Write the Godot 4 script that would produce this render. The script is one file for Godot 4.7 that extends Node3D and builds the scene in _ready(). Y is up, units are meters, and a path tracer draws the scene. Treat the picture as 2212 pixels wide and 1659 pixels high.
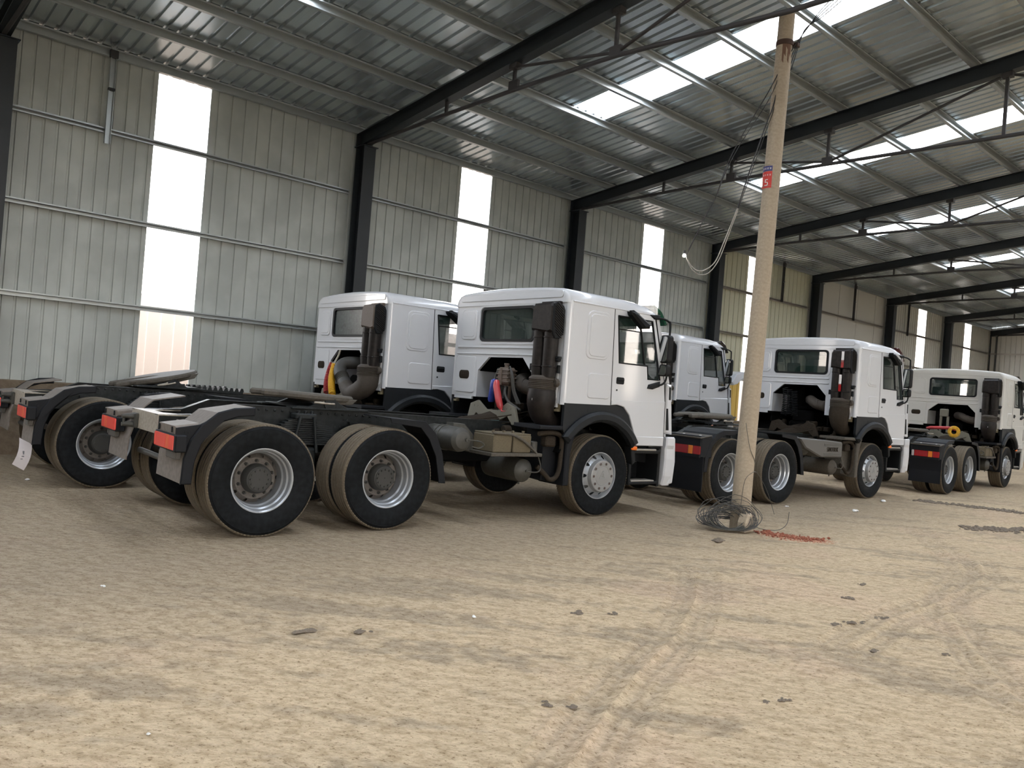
extends Node3D
# A steel shed with white tractor trucks. x runs along the rear wall, y is up, z points towards the viewer.

const FLAT := -1
const WALL_Z := -13.9
const BAY := 6.0
const COL0 := 2.11
var M := {}
var cache := {}
var names := {}
var n_low := FastNoiseLite.new()
var n_mid := FastNoiseLite.new()
var n_streak := FastNoiseLite.new()
var n_patch := FastNoiseLite.new()
var tracks := []


class MB:
	var st := SurfaceTool.new()
	var xf := Transform3D()

	func _init():
		st.begin(Mesh.PRIMITIVE_TRIANGLES)
		st.set_smooth_group(FLAT)

	func sg(g: int):
		st.set_smooth_group(g)

	func t3(a: Vector3, b: Vector3, c: Vector3, n: Vector3):
		if (b - a).cross(c - a).dot(n) > 0.0:
			var k := b
			b = c
			c = k
		st.add_vertex(xf * a)
		st.add_vertex(xf * b)
		st.add_vertex(xf * c)

	func q4(a: Vector3, b: Vector3, c: Vector3, d: Vector3, n: Vector3):
		t3(a, b, c, n)
		t3(a, c, d, n)

	func box(c: Vector3, s: Vector3, ch := 0.0):
		sg(FLAT)
		var h := s * 0.5
		ch = minf(ch, minf(h.x, minf(h.y, h.z)) * 0.95)
		for ax in 3:
			var u := (ax + 1) % 3
			var w := (ax + 2) % 3
			for sgn in [-1.0, 1.0]:
				var pts := []
				for k in [[-1, -1], [1, -1], [1, 1], [-1, 1]]:
					var p := Vector3()
					p[ax] = sgn * h[ax]
					p[u] = k[0] * (h[u] - ch)
					p[w] = k[1] * (h[w] - ch)
					pts.append(c + p)
				var n := Vector3()
				n[ax] = sgn
				q4(pts[0], pts[1], pts[2], pts[3], n)
			if ch > 0.0:
				for k in [[-1, -1], [1, -1], [1, 1], [-1, 1]]:
					var e := []
					for m in [[-1, 0], [1, 0], [1, 1], [-1, 1]]:
						var p := Vector3()
						p[ax] = m[0] * (h[ax] - ch)
						p[u] = k[0] * (h[u] - (ch if m[1] == 1 else 0.0))
						p[w] = k[1] * (h[w] - (0.0 if m[1] == 1 else ch))
						e.append(c + p)
					var n := Vector3()
					n[u] = k[0]
					n[w] = k[1]
					q4(e[0], e[1], e[2], e[3], n)
		if ch > 0.0:
			for i in [-1, 1]:
				for j in [-1, 1]:
					for k in [-1, 1]:
						var g := Vector3(i, j, k)
						t3(c + g * (h - Vector3(0, ch, ch)), c + g * (h - Vector3(ch, 0, ch)), c + g * (h - Vector3(ch, ch, 0)), g)

	func P(ax: int, p: Vector2, t: float) -> Vector3:
		if ax == 0:
			return Vector3(t, p.y, p.x)
		if ax == 1:
			return Vector3(p.x, t, p.y)
		return Vector3(p.x, p.y, t)

	func ccw(poly: PackedVector2Array) -> PackedVector2Array:
		var a := 0.0
		for i in poly.size():
			a += poly[i].cross(poly[(i + 1) % poly.size()])
		if a < 0.0:
			poly.reverse()
		return poly

	func inset(poly: PackedVector2Array, d: float) -> PackedVector2Array:
		var out := PackedVector2Array()
		var n := poly.size()
		for i in n:
			var e1 := (poly[i] - poly[(i + n - 1) % n]).normalized()
			var e2 := (poly[(i + 1) % n] - poly[i]).normalized()
			var n1 := Vector2(e1.y, -e1.x)
			var n2 := Vector2(e2.y, -e2.x)
			out.append(poly[i] - (n1 + n2) / maxf(1.0 + n1.dot(n2), 0.35) * d)
		return out

	# a polygon pushed along an axis: 0 takes (z, y), 1 takes (x, z), 2 takes (x, y)
	func prism(points, ax: int, a: float, b: float, ch := 0.0, smooth := false):
		var poly := ccw(PackedVector2Array(points))
		var lo := minf(a, b)
		var hi := maxf(a, b)
		var n := poly.size()
		var inn := inset(poly, ch) if ch > 0.0 else poly
		var tri := Geometry2D.triangulate_polygon(poly)
		var up := P(ax, Vector2.ZERO, 1.0)
		sg(FLAT)
		for i in range(0, tri.size(), 3):
			t3(P(ax, inn[tri[i]], lo), P(ax, inn[tri[i + 1]], lo), P(ax, inn[tri[i + 2]], lo), -up)
			t3(P(ax, inn[tri[i]], hi), P(ax, inn[tri[i + 1]], hi), P(ax, inn[tri[i + 2]], hi), up)
		if smooth:
			sg(5)
		for i in n:
			var j := (i + 1) % n
			var e := poly[j] - poly[i]
			var nn := P(ax, Vector2(e.y, -e.x), 0.0)
			q4(P(ax, poly[i], lo + ch), P(ax, poly[j], lo + ch), P(ax, poly[j], hi - ch), P(ax, poly[i], hi - ch), nn)
			if ch > 0.0:
				var k := nn.normalized()
				q4(P(ax, poly[i], lo + ch), P(ax, poly[j], lo + ch), P(ax, inn[j], lo), P(ax, inn[i], lo), k - up)
				q4(P(ax, poly[i], hi - ch), P(ax, poly[j], hi - ch), P(ax, inn[j], hi), P(ax, inn[i], hi), k + up)
		sg(FLAT)

	# a plate with a hole; both loops have the same number of points
	func ring(o, h, ax: int, a: float, b: float):
		var n: int = o.size()
		var up := P(ax, Vector2.ZERO, 1.0)
		var mid := Vector2.ZERO
		for q in h:
			mid += q / n
		sg(FLAT)
		for i in n:
			var j := (i + 1) % n
			q4(P(ax, o[i], a), P(ax, o[j], a), P(ax, h[j], a), P(ax, h[i], a), up * signf(a - b))
			q4(P(ax, o[i], b), P(ax, o[j], b), P(ax, h[j], b), P(ax, h[i], b), up * signf(b - a))
			var no: Vector2 = ((o[i] + o[j]) * 0.5 - mid)
			var nh: Vector2 = (mid - (h[i] + h[j]) * 0.5)
			q4(P(ax, o[i], a), P(ax, o[j], a), P(ax, o[j], b), P(ax, o[i], b), P(ax, no, 0.0))
			q4(P(ax, h[i], a), P(ax, h[j], a), P(ax, h[j], b), P(ax, h[i], b), P(ax, nh, 0.0))

	# a strip of sheet of constant thickness along a path in a plane
	func sheet(path, ax: int, a: float, b: float, th := 0.012):
		var up := PackedVector2Array()
		var dn := PackedVector2Array()
		var n: int = path.size()
		for i in n:
			var d: Vector2 = (path[mini(i + 1, n - 1)] - path[maxi(i - 1, 0)]).normalized()
			var nn := Vector2(-d.y, d.x) * th * 0.5
			up.append(path[i] + nn)
			dn.append(path[i] - nn)
		dn.reverse()
		up.append_array(dn)
		prism(up, ax, a, b)

	# (r, h) points turned round an axis; walk the profile so that (dh, -dr) points out of the stuff
	func lathe(prof, ax: int, c := Vector3.ZERO, segs := 32, crease := 38.0):
		var A := Vector3()
		A[ax] = 1.0
		var U := Vector3()
		U[(ax + 1) % 3] = 1.0
		var V := A.cross(U)
		var g := 10
		var n: int = prof.size()
		for i in n - 1:
			var p: Vector2 = prof[i]
			var q: Vector2 = prof[i + 1]
			if i > 0 and absf((q - p).angle_to(p - prof[i - 1])) > deg_to_rad(crease):
				g += 1
			sg(g)
			for k in segs:
				var t0 := TAU * k / segs
				var t1 := TAU * (k + 1) / segs
				var r0 := U * cos(t0) + V * sin(t0)
				var r1 := U * cos(t1) + V * sin(t1)
				var nn := (r0 + r1) * 0.5 * (q.y - p.y) - A * (q.x - p.x)
				var a := c + A * p.y + r0 * p.x
				var b := c + A * p.y + r1 * p.x
				var d := c + A * q.y + r0 * q.x
				var e := c + A * q.y + r1 * q.x
				if p.x > 1e-5:
					t3(a, b, e, nn)
				if q.x > 1e-5:
					t3(a, e, d, nn)
		sg(FLAT)

	func cyl(r: float, h0: float, h1: float, ax: int, c := Vector3.ZERO, segs := 16, ch := 0.0):
		if ch > 0.0:
			lathe([Vector2(0, h0), Vector2(r - ch, h0), Vector2(r, h0 + ch), Vector2(r, h1 - ch), Vector2(r - ch, h1), Vector2(0, h1)], ax, c, segs)
		else:
			lathe([Vector2(0, h0), Vector2(r, h0), Vector2(r, h1), Vector2(0, h1)], ax, c, segs)

	func tube(path, r, sides := 8, capped := true):
		var n: int = path.size()
		var t: Vector3 = (path[1] - path[0]).normalized()
		var u := t.cross(Vector3.UP if absf(t.y) < 0.9 else Vector3.RIGHT).normalized()
		var rings := []
		for i in n:
			var d: Vector3 = (path[mini(i + 1, n - 1)] - path[maxi(i - 1, 0)]).normalized()
			u = (u - d * u.dot(d)).normalized()
			var v := d.cross(u)
			var rr: float = r[i] if r is Array else r
			var one := []
			for k in sides:
				var a := TAU * k / sides
				one.append(path[i] + (u * cos(a) + v * sin(a)) * rr)
			rings.append(one)
		sg(3)
		for i in n - 1:
			for k in sides:
				var j := (k + 1) % sides
				q4(rings[i][k], rings[i][j], rings[i + 1][j], rings[i + 1][k], (rings[i][k] + rings[i][j] - path[i] * 2.0))
		sg(FLAT)
		if capped:
			for k in sides:
				var j := (k + 1) % sides
				t3(path[0], rings[0][k], rings[0][j], path[0] - path[1])
				t3(path[n - 1], rings[n - 1][k], rings[n - 1][j], path[n - 1] - path[n - 2])

	# a cone band with round holes, its axis along z
	func holes(r0: float, h0: float, r1: float, h1: float, n: int, hr: float, rm: float):
		var nn := Vector3(0, 0, 1)
		sg(FLAT)
		for i in n:
			var loop := []
			var hole := []
			for k in 16:
				var a := TAU * k / 16.0
				var q := Vector2(cos(a), sin(a))
				var m := q / maxf(absf(q.x), absf(q.y))
				loop.append(Vector2((m.x * 0.5 + 0.5), m.y * PI / n))
				var x := rm + q.x * hr
				hole.append(Vector2((x - r0) / (r1 - r0), q.y * hr / rm))
			for k in 16:
				var j := (k + 1) % 16
				var pts := []
				for w in [loop[k], loop[j], hole[j], hole[k]]:
					var r: float = lerpf(r0, r1, w.x)
					var t: float = w.y + TAU * i / n
					pts.append(Vector3(r * cos(t), r * sin(t), lerpf(h0, h1, w.x)))
				q4(pts[0], pts[1], pts[2], pts[3], nn)

	func mesh() -> ArrayMesh:
		st.generate_normals()
		st.index()
		return st.commit()


func v2(a) -> PackedVector2Array:
	var out := PackedVector2Array()
	for i in range(0, a.size(), 2):
		out.append(Vector2(a[i], a[i + 1]))
	return out


func v3(a) -> PackedVector3Array:
	var out := PackedVector3Array()
	for i in range(0, a.size(), 3):
		out.append(Vector3(a[i], a[i + 1], a[i + 2]))
	return out


func rrect(x0: float, y0: float, x1: float, y1: float, r: float, n := 4) -> PackedVector2Array:
	var out := PackedVector2Array()
	var cs := [Vector2(x1 - r, y1 - r), Vector2(x0 + r, y1 - r), Vector2(x0 + r, y0 + r), Vector2(x1 - r, y0 + r)]
	for k in 4:
		for i in n + 1:
			var a := PI / 2 * (k + float(i) / n)
			out.append(cs[k] + Vector2(cos(a), sin(a)) * r)
	return out


# a smooth curve through points
func curve(a, per := 6) -> PackedVector3Array:
	var p := v3(a)
	var out := PackedVector3Array()
	for i in p.size() - 1:
		var p0 := p[maxi(i - 1, 0)]
		var p3 := p[mini(i + 2, p.size() - 1)]
		for k in per:
			out.append(p[i].cubic_interpolate(p[i + 1], p0, p3, float(k) / per))
	out.append(p[p.size() - 1])
	return out


# the mesh of this key, built once
func shape(key: String, make: Callable) -> Mesh:
	if not cache.has(key):
		var b := MB.new()
		make.call(b)
		cache[key] = b.mesh()
	return cache[key]


func numbered(called: String) -> String:
	names[called] = names.get(called, -1) + 1
	return called if names[called] == 0 else "%s_%03d" % [called, names[called]]


func part(called: String, mesh: Mesh, m: Material, parent: Node3D, at := Vector3.ZERO, label := "") -> MeshInstance3D:
	var o := MeshInstance3D.new()
	o.mesh = mesh
	o.material_override = m
	o.name = called
	o.position = at
	if parent == self:
		o.name = numbered(called)
	else:
		var k := 0
		while parent.has_node(NodePath(o.name)):
			k += 1
			o.name = "%s_%03d" % [called, k]
	if label:
		o.set_meta("label", label)
	parent.add_child(o, true)
	return o


func thing(called: String, label: String, category: String, at := Vector3.ZERO, group := "") -> Node3D:
	var o := Node3D.new()
	o.name = numbered(called)
	o.position = at
	add_child(o, true)
	tag(o, label, category, group)
	return o


func tag(o: Node3D, label: String, category: String, group := ""):
	o.set_meta("label", label)
	o.set_meta("category", category)
	if group:
		o.set_meta("group", group)


func struct(called: String, label := "", category := "") -> Node3D:
	var o := Node3D.new()
	o.name = called
	add_child(o, true)
	o.set_meta("kind", "structure")
	if label:
		tag(o, label, category)
	return o


func lin(r: float, g: float, b: float) -> Color:
	return Color(r, g, b).linear_to_srgb()


func mat(called: String, c: Color, rough := 0.6, metal := 0.0) -> StandardMaterial3D:
	var m := StandardMaterial3D.new()
	m.resource_name = called
	m.albedo_color = c
	m.roughness = rough
	m.metallic = metal
	m.cull_mode = BaseMaterial3D.CULL_DISABLED
	M[called] = m
	return m


func noise_tex(sd: int, freq: float, oct: int, c0: Color, c1: Color, size := 512, typ := FastNoiseLite.TYPE_SIMPLEX_SMOOTH, lo := 0.25, hi := 0.75, gain := 0.5) -> NoiseTexture2D:
	var n := FastNoiseLite.new()
	n.seed = sd
	n.noise_type = typ
	n.frequency = freq
	n.fractal_octaves = oct
	n.fractal_gain = gain
	var t := NoiseTexture2D.new()
	t.width = size
	t.height = size
	t.seamless = true
	t.noise = n
	var g := Gradient.new()
	g.offsets = PackedFloat32Array([lo, hi])
	g.colors = PackedColorArray([c0, c1])
	t.color_ramp = g
	return t


func tri_tex(m: StandardMaterial3D, t: Texture2D, scale: float, world := false):
	m.albedo_texture = t
	m.uv1_triplanar = true
	m.uv1_world_triplanar = world
	m.uv1_scale = Vector3.ONE * scale


func relief(m: StandardMaterial3D, t: Texture2D, cm: float):
	m.heightmap_enabled = true
	m.heightmap_texture = t
	m.heightmap_scale = cm


func materials():
	var g := func(v: float) -> Color: return Color(v, v, v)
	var mottled := noise_tex(3, 0.012, 5, g.call(0.72), Color.WHITE)
	var dusty := noise_tex(5, 0.02, 5, Color(0.90, 0.88, 0.85), Color(1, 0.985, 0.97))
	var bumpy := noise_tex(7, 0.05, 4, Color.BLACK, Color.WHITE, 512, FastNoiseLite.TYPE_SIMPLEX_SMOOTH, 0.0, 1.0)
	var m := mat("white_paint", lin(0.555, 0.565, 0.58), 0.3)
	m.clearcoat_enabled = true
	m.clearcoat = 0.6
	m.clearcoat_roughness = 0.06
	mat("cream_paint", lin(0.54, 0.53, 0.49), 0.4)
	mat("black_plastic", lin(0.009, 0.010, 0.011), 0.5).metallic_specular = 0.3
	mat("arch_plastic", lin(0.011, 0.013, 0.015), 0.45).metallic_specular = 0.35
	mat("dark_inside", lin(0.006, 0.006, 0.006), 0.9).metallic_specular = 0.1
	mat("cab_lining", lin(0.035, 0.037, 0.035), 0.85)
	mat("seat_cloth", lin(0.012, 0.012, 0.013), 0.9)
	m = mat("chassis_paint", lin(0.018, 0.021, 0.021), 0.5)
	m.metallic_specular = 0.35
	tri_tex(m, mottled, 1.6)
	m = mat("chassis_dusty", lin(0.085, 0.077, 0.064), 0.8)
	tri_tex(m, dusty, 2.2)
	m = mat("grime", lin(0.040, 0.033, 0.026), 0.85)
	m.metallic_specular = 0.2
	tri_tex(m, dusty, 3.0)
	m = mat("fender_dusty", lin(0.20, 0.178, 0.16), 0.7)
	tri_tex(m, dusty, 1.4)
	m = mat("fender_black", lin(0.010, 0.011, 0.013), 0.55)
	m.metallic_specular = 0.3
	m = mat("steel_plate_light", lin(0.36, 0.33, 0.28), 0.55)
	tri_tex(m, dusty, 2.0)
	m = mat("rubber", lin(0.0085, 0.0100, 0.0115), 0.6)
	m.metallic_specular = 0.25
	tri_tex(m, mottled, 2.0)
	m = mat("tread_dust", lin(0.135, 0.112, 0.080), 0.95)
	tri_tex(m, dusty, 3.0)
	m = mat("rim_silver", lin(0.42, 0.44, 0.46), 0.33, 0.55)
	m = mat("hub_silver", lin(0.30, 0.30, 0.295), 0.42, 0.35)
	m = mat("disc_dusty", lin(0.13, 0.12, 0.11), 0.7)
	tri_tex(m, dusty, 3.0)
	m = mat("hub_dark", lin(0.036, 0.035, 0.031), 0.7)
	mat("nut_rust", lin(0.07, 0.045, 0.036), 0.7)
	m = mat("intake_plastic", lin(0.019, 0.015, 0.013), 0.45)
	m.metallic_specular = 0.35
	tri_tex(m, mottled, 2.0)
	m = mat("intake_faded", lin(0.11, 0.085, 0.068), 0.6)
	tri_tex(m, dusty, 3.5)
	m = mat("intake_dusty", lin(0.06, 0.05, 0.04), 0.75)
	tri_tex(m, dusty, 3.0)
	m = mat("tank_grey", lin(0.055, 0.055, 0.048), 0.5)
	tri_tex(m, dusty, 2.0)
	m = mat("battery_case", lin(0.12, 0.10, 0.062), 0.7)
	tri_tex(m, dusty, 5.0)
	mat("cover_grey", lin(0.105, 0.10, 0.09), 0.65)
	mat("lamp_red", lin(0.62, 0.030, 0.022), 0.18)
	mat("lamp_dark_red", lin(0.30, 0.008, 0.010), 0.18)
	mat("lamp_amber", lin(0.75, 0.20, 0.02), 0.2)
	mat("lamp_clear", lin(0.45, 0.40, 0.40), 0.15)
	mat("lamp_red_lit", lin(0.85, 0.11, 0.085), 0.22)  # brighter red: light from behind is painted into the lens
	mat("lamp_amber_lit", lin(0.85, 0.15, 0.08), 0.22)
	mat("marker_orange", lin(0.85, 0.17, 0.01), 0.3)
	mat("hose_red", lin(0.38, 0.018, 0.022), 0.35)
	mat("hose_yellow", lin(0.80, 0.46, 0.03), 0.35)
	mat("wrap_blue", lin(0.035, 0.055, 0.26), 0.25)
	mat("wrap_red", lin(0.46, 0.055, 0.06), 0.25)
	mat("hose_rubber", lin(0.05, 0.048, 0.042), 0.6)
	mat("step_tread", lin(0.36, 0.33, 0.29), 0.5, 0.3)
	mat("mirror_face", lin(0.75, 0.78, 0.78), 0.03, 1.0)
	mat("bracket_tan", lin(0.20, 0.165, 0.10), 0.6)
	mat("bracket_olive", lin(0.16, 0.15, 0.115), 0.7)
	mat("engine_teal", lin(0.02, 0.07, 0.065), 0.5)
	mat("paper", lin(0.62, 0.58, 0.58), 0.8)
	mat("ink", lin(0.15, 0.15, 0.16), 0.8)
	m = mat("window_glass", Color(lin(0.025, 0.045, 0.04), 0.36), 0.02)
	m.transparency = BaseMaterial3D.TRANSPARENCY_ALPHA
	m = mat("visor_green", Color(lin(0.0, 0.07, 0.03), 0.75), 0.05)
	m.transparency = BaseMaterial3D.TRANSPARENCY_ALPHA
	m = mat("visor_red", Color(lin(0.07, 0.004, 0.008), 0.85), 0.05)
	m.transparency = BaseMaterial3D.TRANSPARENCY_ALPHA
	m = mat("visor_dark", Color(lin(0.02, 0.012, 0.012), 0.85), 0.05)
	m.transparency = BaseMaterial3D.TRANSPARENCY_ALPHA
	m = mat("dirty_glass", lin(0.05, 0.078, 0.076), 0.3)
	var sw := FastNoiseLite.new()
	sw.seed = 21
	sw.frequency = 0.008
	sw.domain_warp_enabled = true
	sw.domain_warp_amplitude = 120.0
	sw.domain_warp_frequency = 0.012
	var swt := NoiseTexture2D.new()
	swt.width = 512
	swt.height = 512
	swt.seamless = true
	swt.noise = sw
	var gr := Gradient.new()
	gr.offsets = PackedFloat32Array([0.2, 0.45, 0.55, 0.8])
	gr.colors = PackedColorArray([g.call(0.42), g.call(0.95), g.call(0.5), g.call(0.85)])
	swt.color_ramp = gr
	tri_tex(m, swt, 1.6)
	# the shed
	m = mat("wall_metal", lin(0.47, 0.50, 0.47), 0.5, 0.0)
	tri_tex(m, noise_tex(31, 0.006, 4, g.call(0.93), Color.WHITE), 0.35, true)
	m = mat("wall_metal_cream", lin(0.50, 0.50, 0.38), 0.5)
	m = mat("wall_metal_yellow_glow", lin(0.62, 0.42, 0.10), 0.5)  # a yellow glow on the wall, painted as sheet colour
	m = mat("wall_metal_grey", lin(0.45, 0.44, 0.40), 0.55)
	m = mat("roof_metal", lin(0.49, 0.545, 0.565), 0.25, 0.72)
	m = mat("galvanised", lin(0.40, 0.43, 0.43), 0.36, 0.6)
	m = mat("steel_dark", lin(0.016, 0.021, 0.025), 0.5)
	m = mat("steel_rod", lin(0.03, 0.028, 0.028), 0.6)
	m = mat("galvanised_warm", lin(0.32, 0.30, 0.26), 0.4, 0.5)
	m = mat("plinth", lin(0.20, 0.16, 0.115), 0.95)
	tri_tex(m, dusty, 0.6, true)
	relief(m, bumpy, 0.6)
	m = mat("concrete", lin(0.40, 0.345, 0.265), 0.85)
	tri_tex(m, noise_tex(41, 0.02, 5, Color(0.92, 0.90, 0.88), Color(1, 0.98, 0.96)), 2.5)
	mat("rust_faint", lin(0.15, 0.085, 0.055), 0.9)
	mat("rust", lin(0.055, 0.028, 0.018), 0.85)
	mat("sign_red", lin(0.55, 0.035, 0.025), 0.5)
	mat("sign_blue", lin(0.03, 0.035, 0.16), 0.5)
	mat("sign_white", lin(0.75, 0.72, 0.68), 0.6)
	mat("wire_black", lin(0.012, 0.012, 0.013), 0.5)
	mat("wire_grey", lin(0.06, 0.058, 0.052), 0.55)
	mat("wire_pale", lin(0.35, 0.33, 0.29), 0.5)
	mat("brick_red", lin(0.27, 0.085, 0.045), 0.9)
	mat("brick_dust", lin(0.42, 0.20, 0.115), 0.95)
	mat("clod", lin(0.165, 0.13, 0.095), 0.95)
	mat("scrap_white", lin(0.75, 0.74, 0.70), 0.7)
	m = mat("translucent_sheet", Color(lin(0.8, 0.78, 0.72), 0.10), 0.2)
	m.transparency = BaseMaterial3D.TRANSPARENCY_ALPHA
	m = mat("dirt", Color.WHITE, 0.95)
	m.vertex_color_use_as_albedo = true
	m.albedo_texture = noise_tex(51, 0.008, 10, Color(0.80, 0.775, 0.735), Color(1, 1, 1), 1024, FastNoiseLite.TYPE_SIMPLEX_SMOOTH, 0.18, 0.68, 0.80)
	m.uv1_scale = Vector3(0.75, 1.45, 1)
	relief(m, noise_tex(53, 0.010, 10, Color.BLACK, Color.WHITE, 1024, FastNoiseLite.TYPE_SIMPLEX_SMOOTH, 0.0, 1.0, 0.70), 2.2)
	m.detail_enabled = true
	m.detail_blend_mode = BaseMaterial3D.BLEND_MODE_MUL
	m.detail_albedo = noise_tex(57, 0.026, 7, Color(0.72, 0.68, 0.63), Color(1, 1, 1), 1024, FastNoiseLite.TYPE_SIMPLEX_SMOOTH, 0.20, 0.36, 0.72)
	m.detail_uv_layer = BaseMaterial3D.DETAIL_UV_2
	m.uv2_scale = Vector3(0.83, 1.37, 1)
	m = mat("outside_dirt", lin(0.062, 0.038, 0.021), 0.95)
	m = mat("bulb_glow", Color.WHITE, 0.4)
	m.emission_enabled = true
	m.emission = Color(1.0, 0.97, 0.9)
	m.emission_energy_multiplier = 2.0
	for k in M:
		M[k].resource_name = k


# ---------------------------------------------------------------- wheels

func tyre_mesh() -> Mesh:
	return shape("tyre", func(b):
		b.lathe(v2([0.285, -0.112, 0.30, -0.128, 0.345, -0.142, 0.40, -0.152, 0.445, -0.154, 0.48, -0.150, 0.484, -0.152, 0.490, -0.148, 0.507, -0.140, 0.517, -0.126, 0.517, 0.126, 0.507, 0.140, 0.490, 0.148, 0.484, 0.152, 0.48, 0.150, 0.445, 0.154, 0.40, 0.152, 0.345, 0.142, 0.30, 0.128, 0.285, 0.112]), 2, Vector3.ZERO, 72, 20.0))


func tread_mesh() -> Mesh:
	return shape("tread", func(b):
		var pr := PackedVector2Array([Vector2(0.508, -0.1385), Vector2(0.516, -0.134), Vector2(0.527, -0.120)])
		for h in [-0.078, -0.027, 0.027, 0.078]:
			pr.append_array([Vector2(0.528, h - 0.009), Vector2(0.519, h - 0.005), Vector2(0.519, h + 0.005), Vector2(0.528, h + 0.009)])
		pr.append_array([Vector2(0.527, 0.120), Vector2(0.516, 0.134), Vector2(0.508, 0.1385)])
		b.lathe(pr, 2, Vector3.ZERO, 72, 25.0)
		# worn lugs along both shoulders
		for s in [-1.0, 1.0]:
			for k in 96:
				var a := TAU * k / 96.0
				b.xf = Transform3D(Basis(Vector3(0, 0, 1), a), Vector3.ZERO)
				b.box(Vector3(0.512, 0, s * 0.133), Vector3(0.018, 0.020, 0.012), 0.004)
		b.xf = Transform3D())


func rear_rim_mesh() -> Mesh:
	return shape("rear_rim", func(b):
		b.lathe(v2([0.286, 0.100, 0.298, 0.112, 0.304, 0.122, 0.302, 0.130, 0.294, 0.130, 0.284, 0.120, 0.278, 0.105, 0.275, 0.075, 0.262, 0.062, 0.258, 0.03, 0.256, 0.005, 0.243, -0.010, 0.238, -0.06, 0.237, -0.12, 0.285, -0.125]), 2, Vector3.ZERO, 56, 22.0))


func make_wheel(t: Node3D, at: Vector3, side: float, kind: String):
	var w := part("wheel", tyre_mesh(), M.rubber, t, at)
	if side < 0:
		w.rotation.y = PI
	part("tread", tread_mesh(), M.tread_dust, w)
	if kind == "inner":
		part("rim", rear_rim_mesh(), M.rim_silver, w)
		return
	if kind == "outer":
		part("rim", rear_rim_mesh(), M.rim_silver, w)
		part("wheel_disc", shape("rear_disc", func(b):
			b.holes(0.200, -0.062, 0.238, -0.11, 10, 0.0175, 0.2185)
			b.lathe(v2([0.200, -0.062, 0.195, -0.055, 0.10, -0.055]), 2, Vector3.ZERO, 48)
			b.lathe(v2([0.238, -0.16, 0.10, -0.16]), 2, Vector3.ZERO, 32)), M.disc_dusty, w)
		part("hub", shape("rear_hub", func(b):
			b.lathe(v2([0.142, -0.06, 0.142, -0.02, 0.136, 0.015, 0.120, 0.045, 0.108, 0.052, 0.106, 0.058, 0.0, 0.060]), 2, Vector3.ZERO, 40, 25.0)
			for k in 12:
				var a := TAU * k / 12.0
				b.cyl(0.010, 0.056, 0.071, 2, Vector3(cos(a), sin(a), 0) * 0.088, 6)
			b.cyl(0.006, 0.058, 0.064, 2, Vector3.ZERO, 8)), M.hub_dark, w)
		var nuts := part("wheel_nuts", shape("rear_nuts", func(b):
			for k in 10:
				var a := TAU * (k + 0.5) / 10.0
				var c := Vector3(cos(a), sin(a), 0) * 0.168
				b.cyl(0.017, -0.056, -0.034, 2, c, 6, 0.003)
				b.cyl(0.010, -0.034, -0.014, 2, c, 8)), M.hub_dark, w)
		nuts.set_meta("kind", "stuff")
		return
	part("rim", shape("front_rim", func(b):
		b.lathe(v2([0.286, 0.100, 0.298, 0.112, 0.304, 0.122, 0.302, 0.130, 0.294, 0.130, 0.286, 0.120, 0.280, 0.100, 0.277, 0.075, 0.274, 0.055]), 2, Vector3.ZERO, 56, 22.0)
		b.holes(0.214, 0.130, 0.274, 0.055, 10, 0.0235, 0.244)
		b.lathe(v2([0.272, 0.0, 0.12, 0.06]), 2, Vector3.ZERO, 32)), M.rim_silver, w)
	part("hub", shape("front_hub", func(b):
		b.lathe(v2([0.214, 0.130, 0.211, 0.150, 0.204, 0.186, 0.196, 0.192, 0.128, 0.192, 0.124, 0.189, 0.120, 0.193, 0.0, 0.196]), 2, Vector3.ZERO, 48, 20.0)
		for k in 10:
			var a := TAU * k / 10.0
			b.lathe(v2([0.021, 0.190, 0.021, 0.197, 0.018, 0.197, 0.017, 0.1925]), 2, Vector3(cos(a), sin(a), 0) * 0.163, 14)), M.hub_silver, w)
	var nuts := part("wheel_nuts", shape("front_nuts", func(b):
		for k in 10:
			var a := TAU * k / 10.0
			b.cyl(0.0165, 0.190, 0.1945, 2, Vector3(cos(a), sin(a), 0) * 0.163, 10)), M.nut_rust, w)
	nuts.set_meta("kind", "stuff")
	part("emblem", shape("hub_emblem", func(b):
		# three chevrons that close a triangle
		for k in 3:
			b.xf = Transform3D(Basis(Vector3(0, 0, 1), TAU * k / 3.0), Vector3(0, 0, 0))
			b.prism(v2([-0.062, -0.036, 0.062, -0.036, 0.050, -0.018, 0.004, -0.018, 0.012, -0.006, -0.046, -0.020]), 2, 0.190, 0.1995, 0.0015)
		b.xf = Transform3D()), M.hub_silver, w)


# ---------------------------------------------------------------- truck: x forward from the rear axle, y up, +z its right side

func both(f: Callable):
	for s in [-1.0, 1.0]:
		f.call(s)


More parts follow.
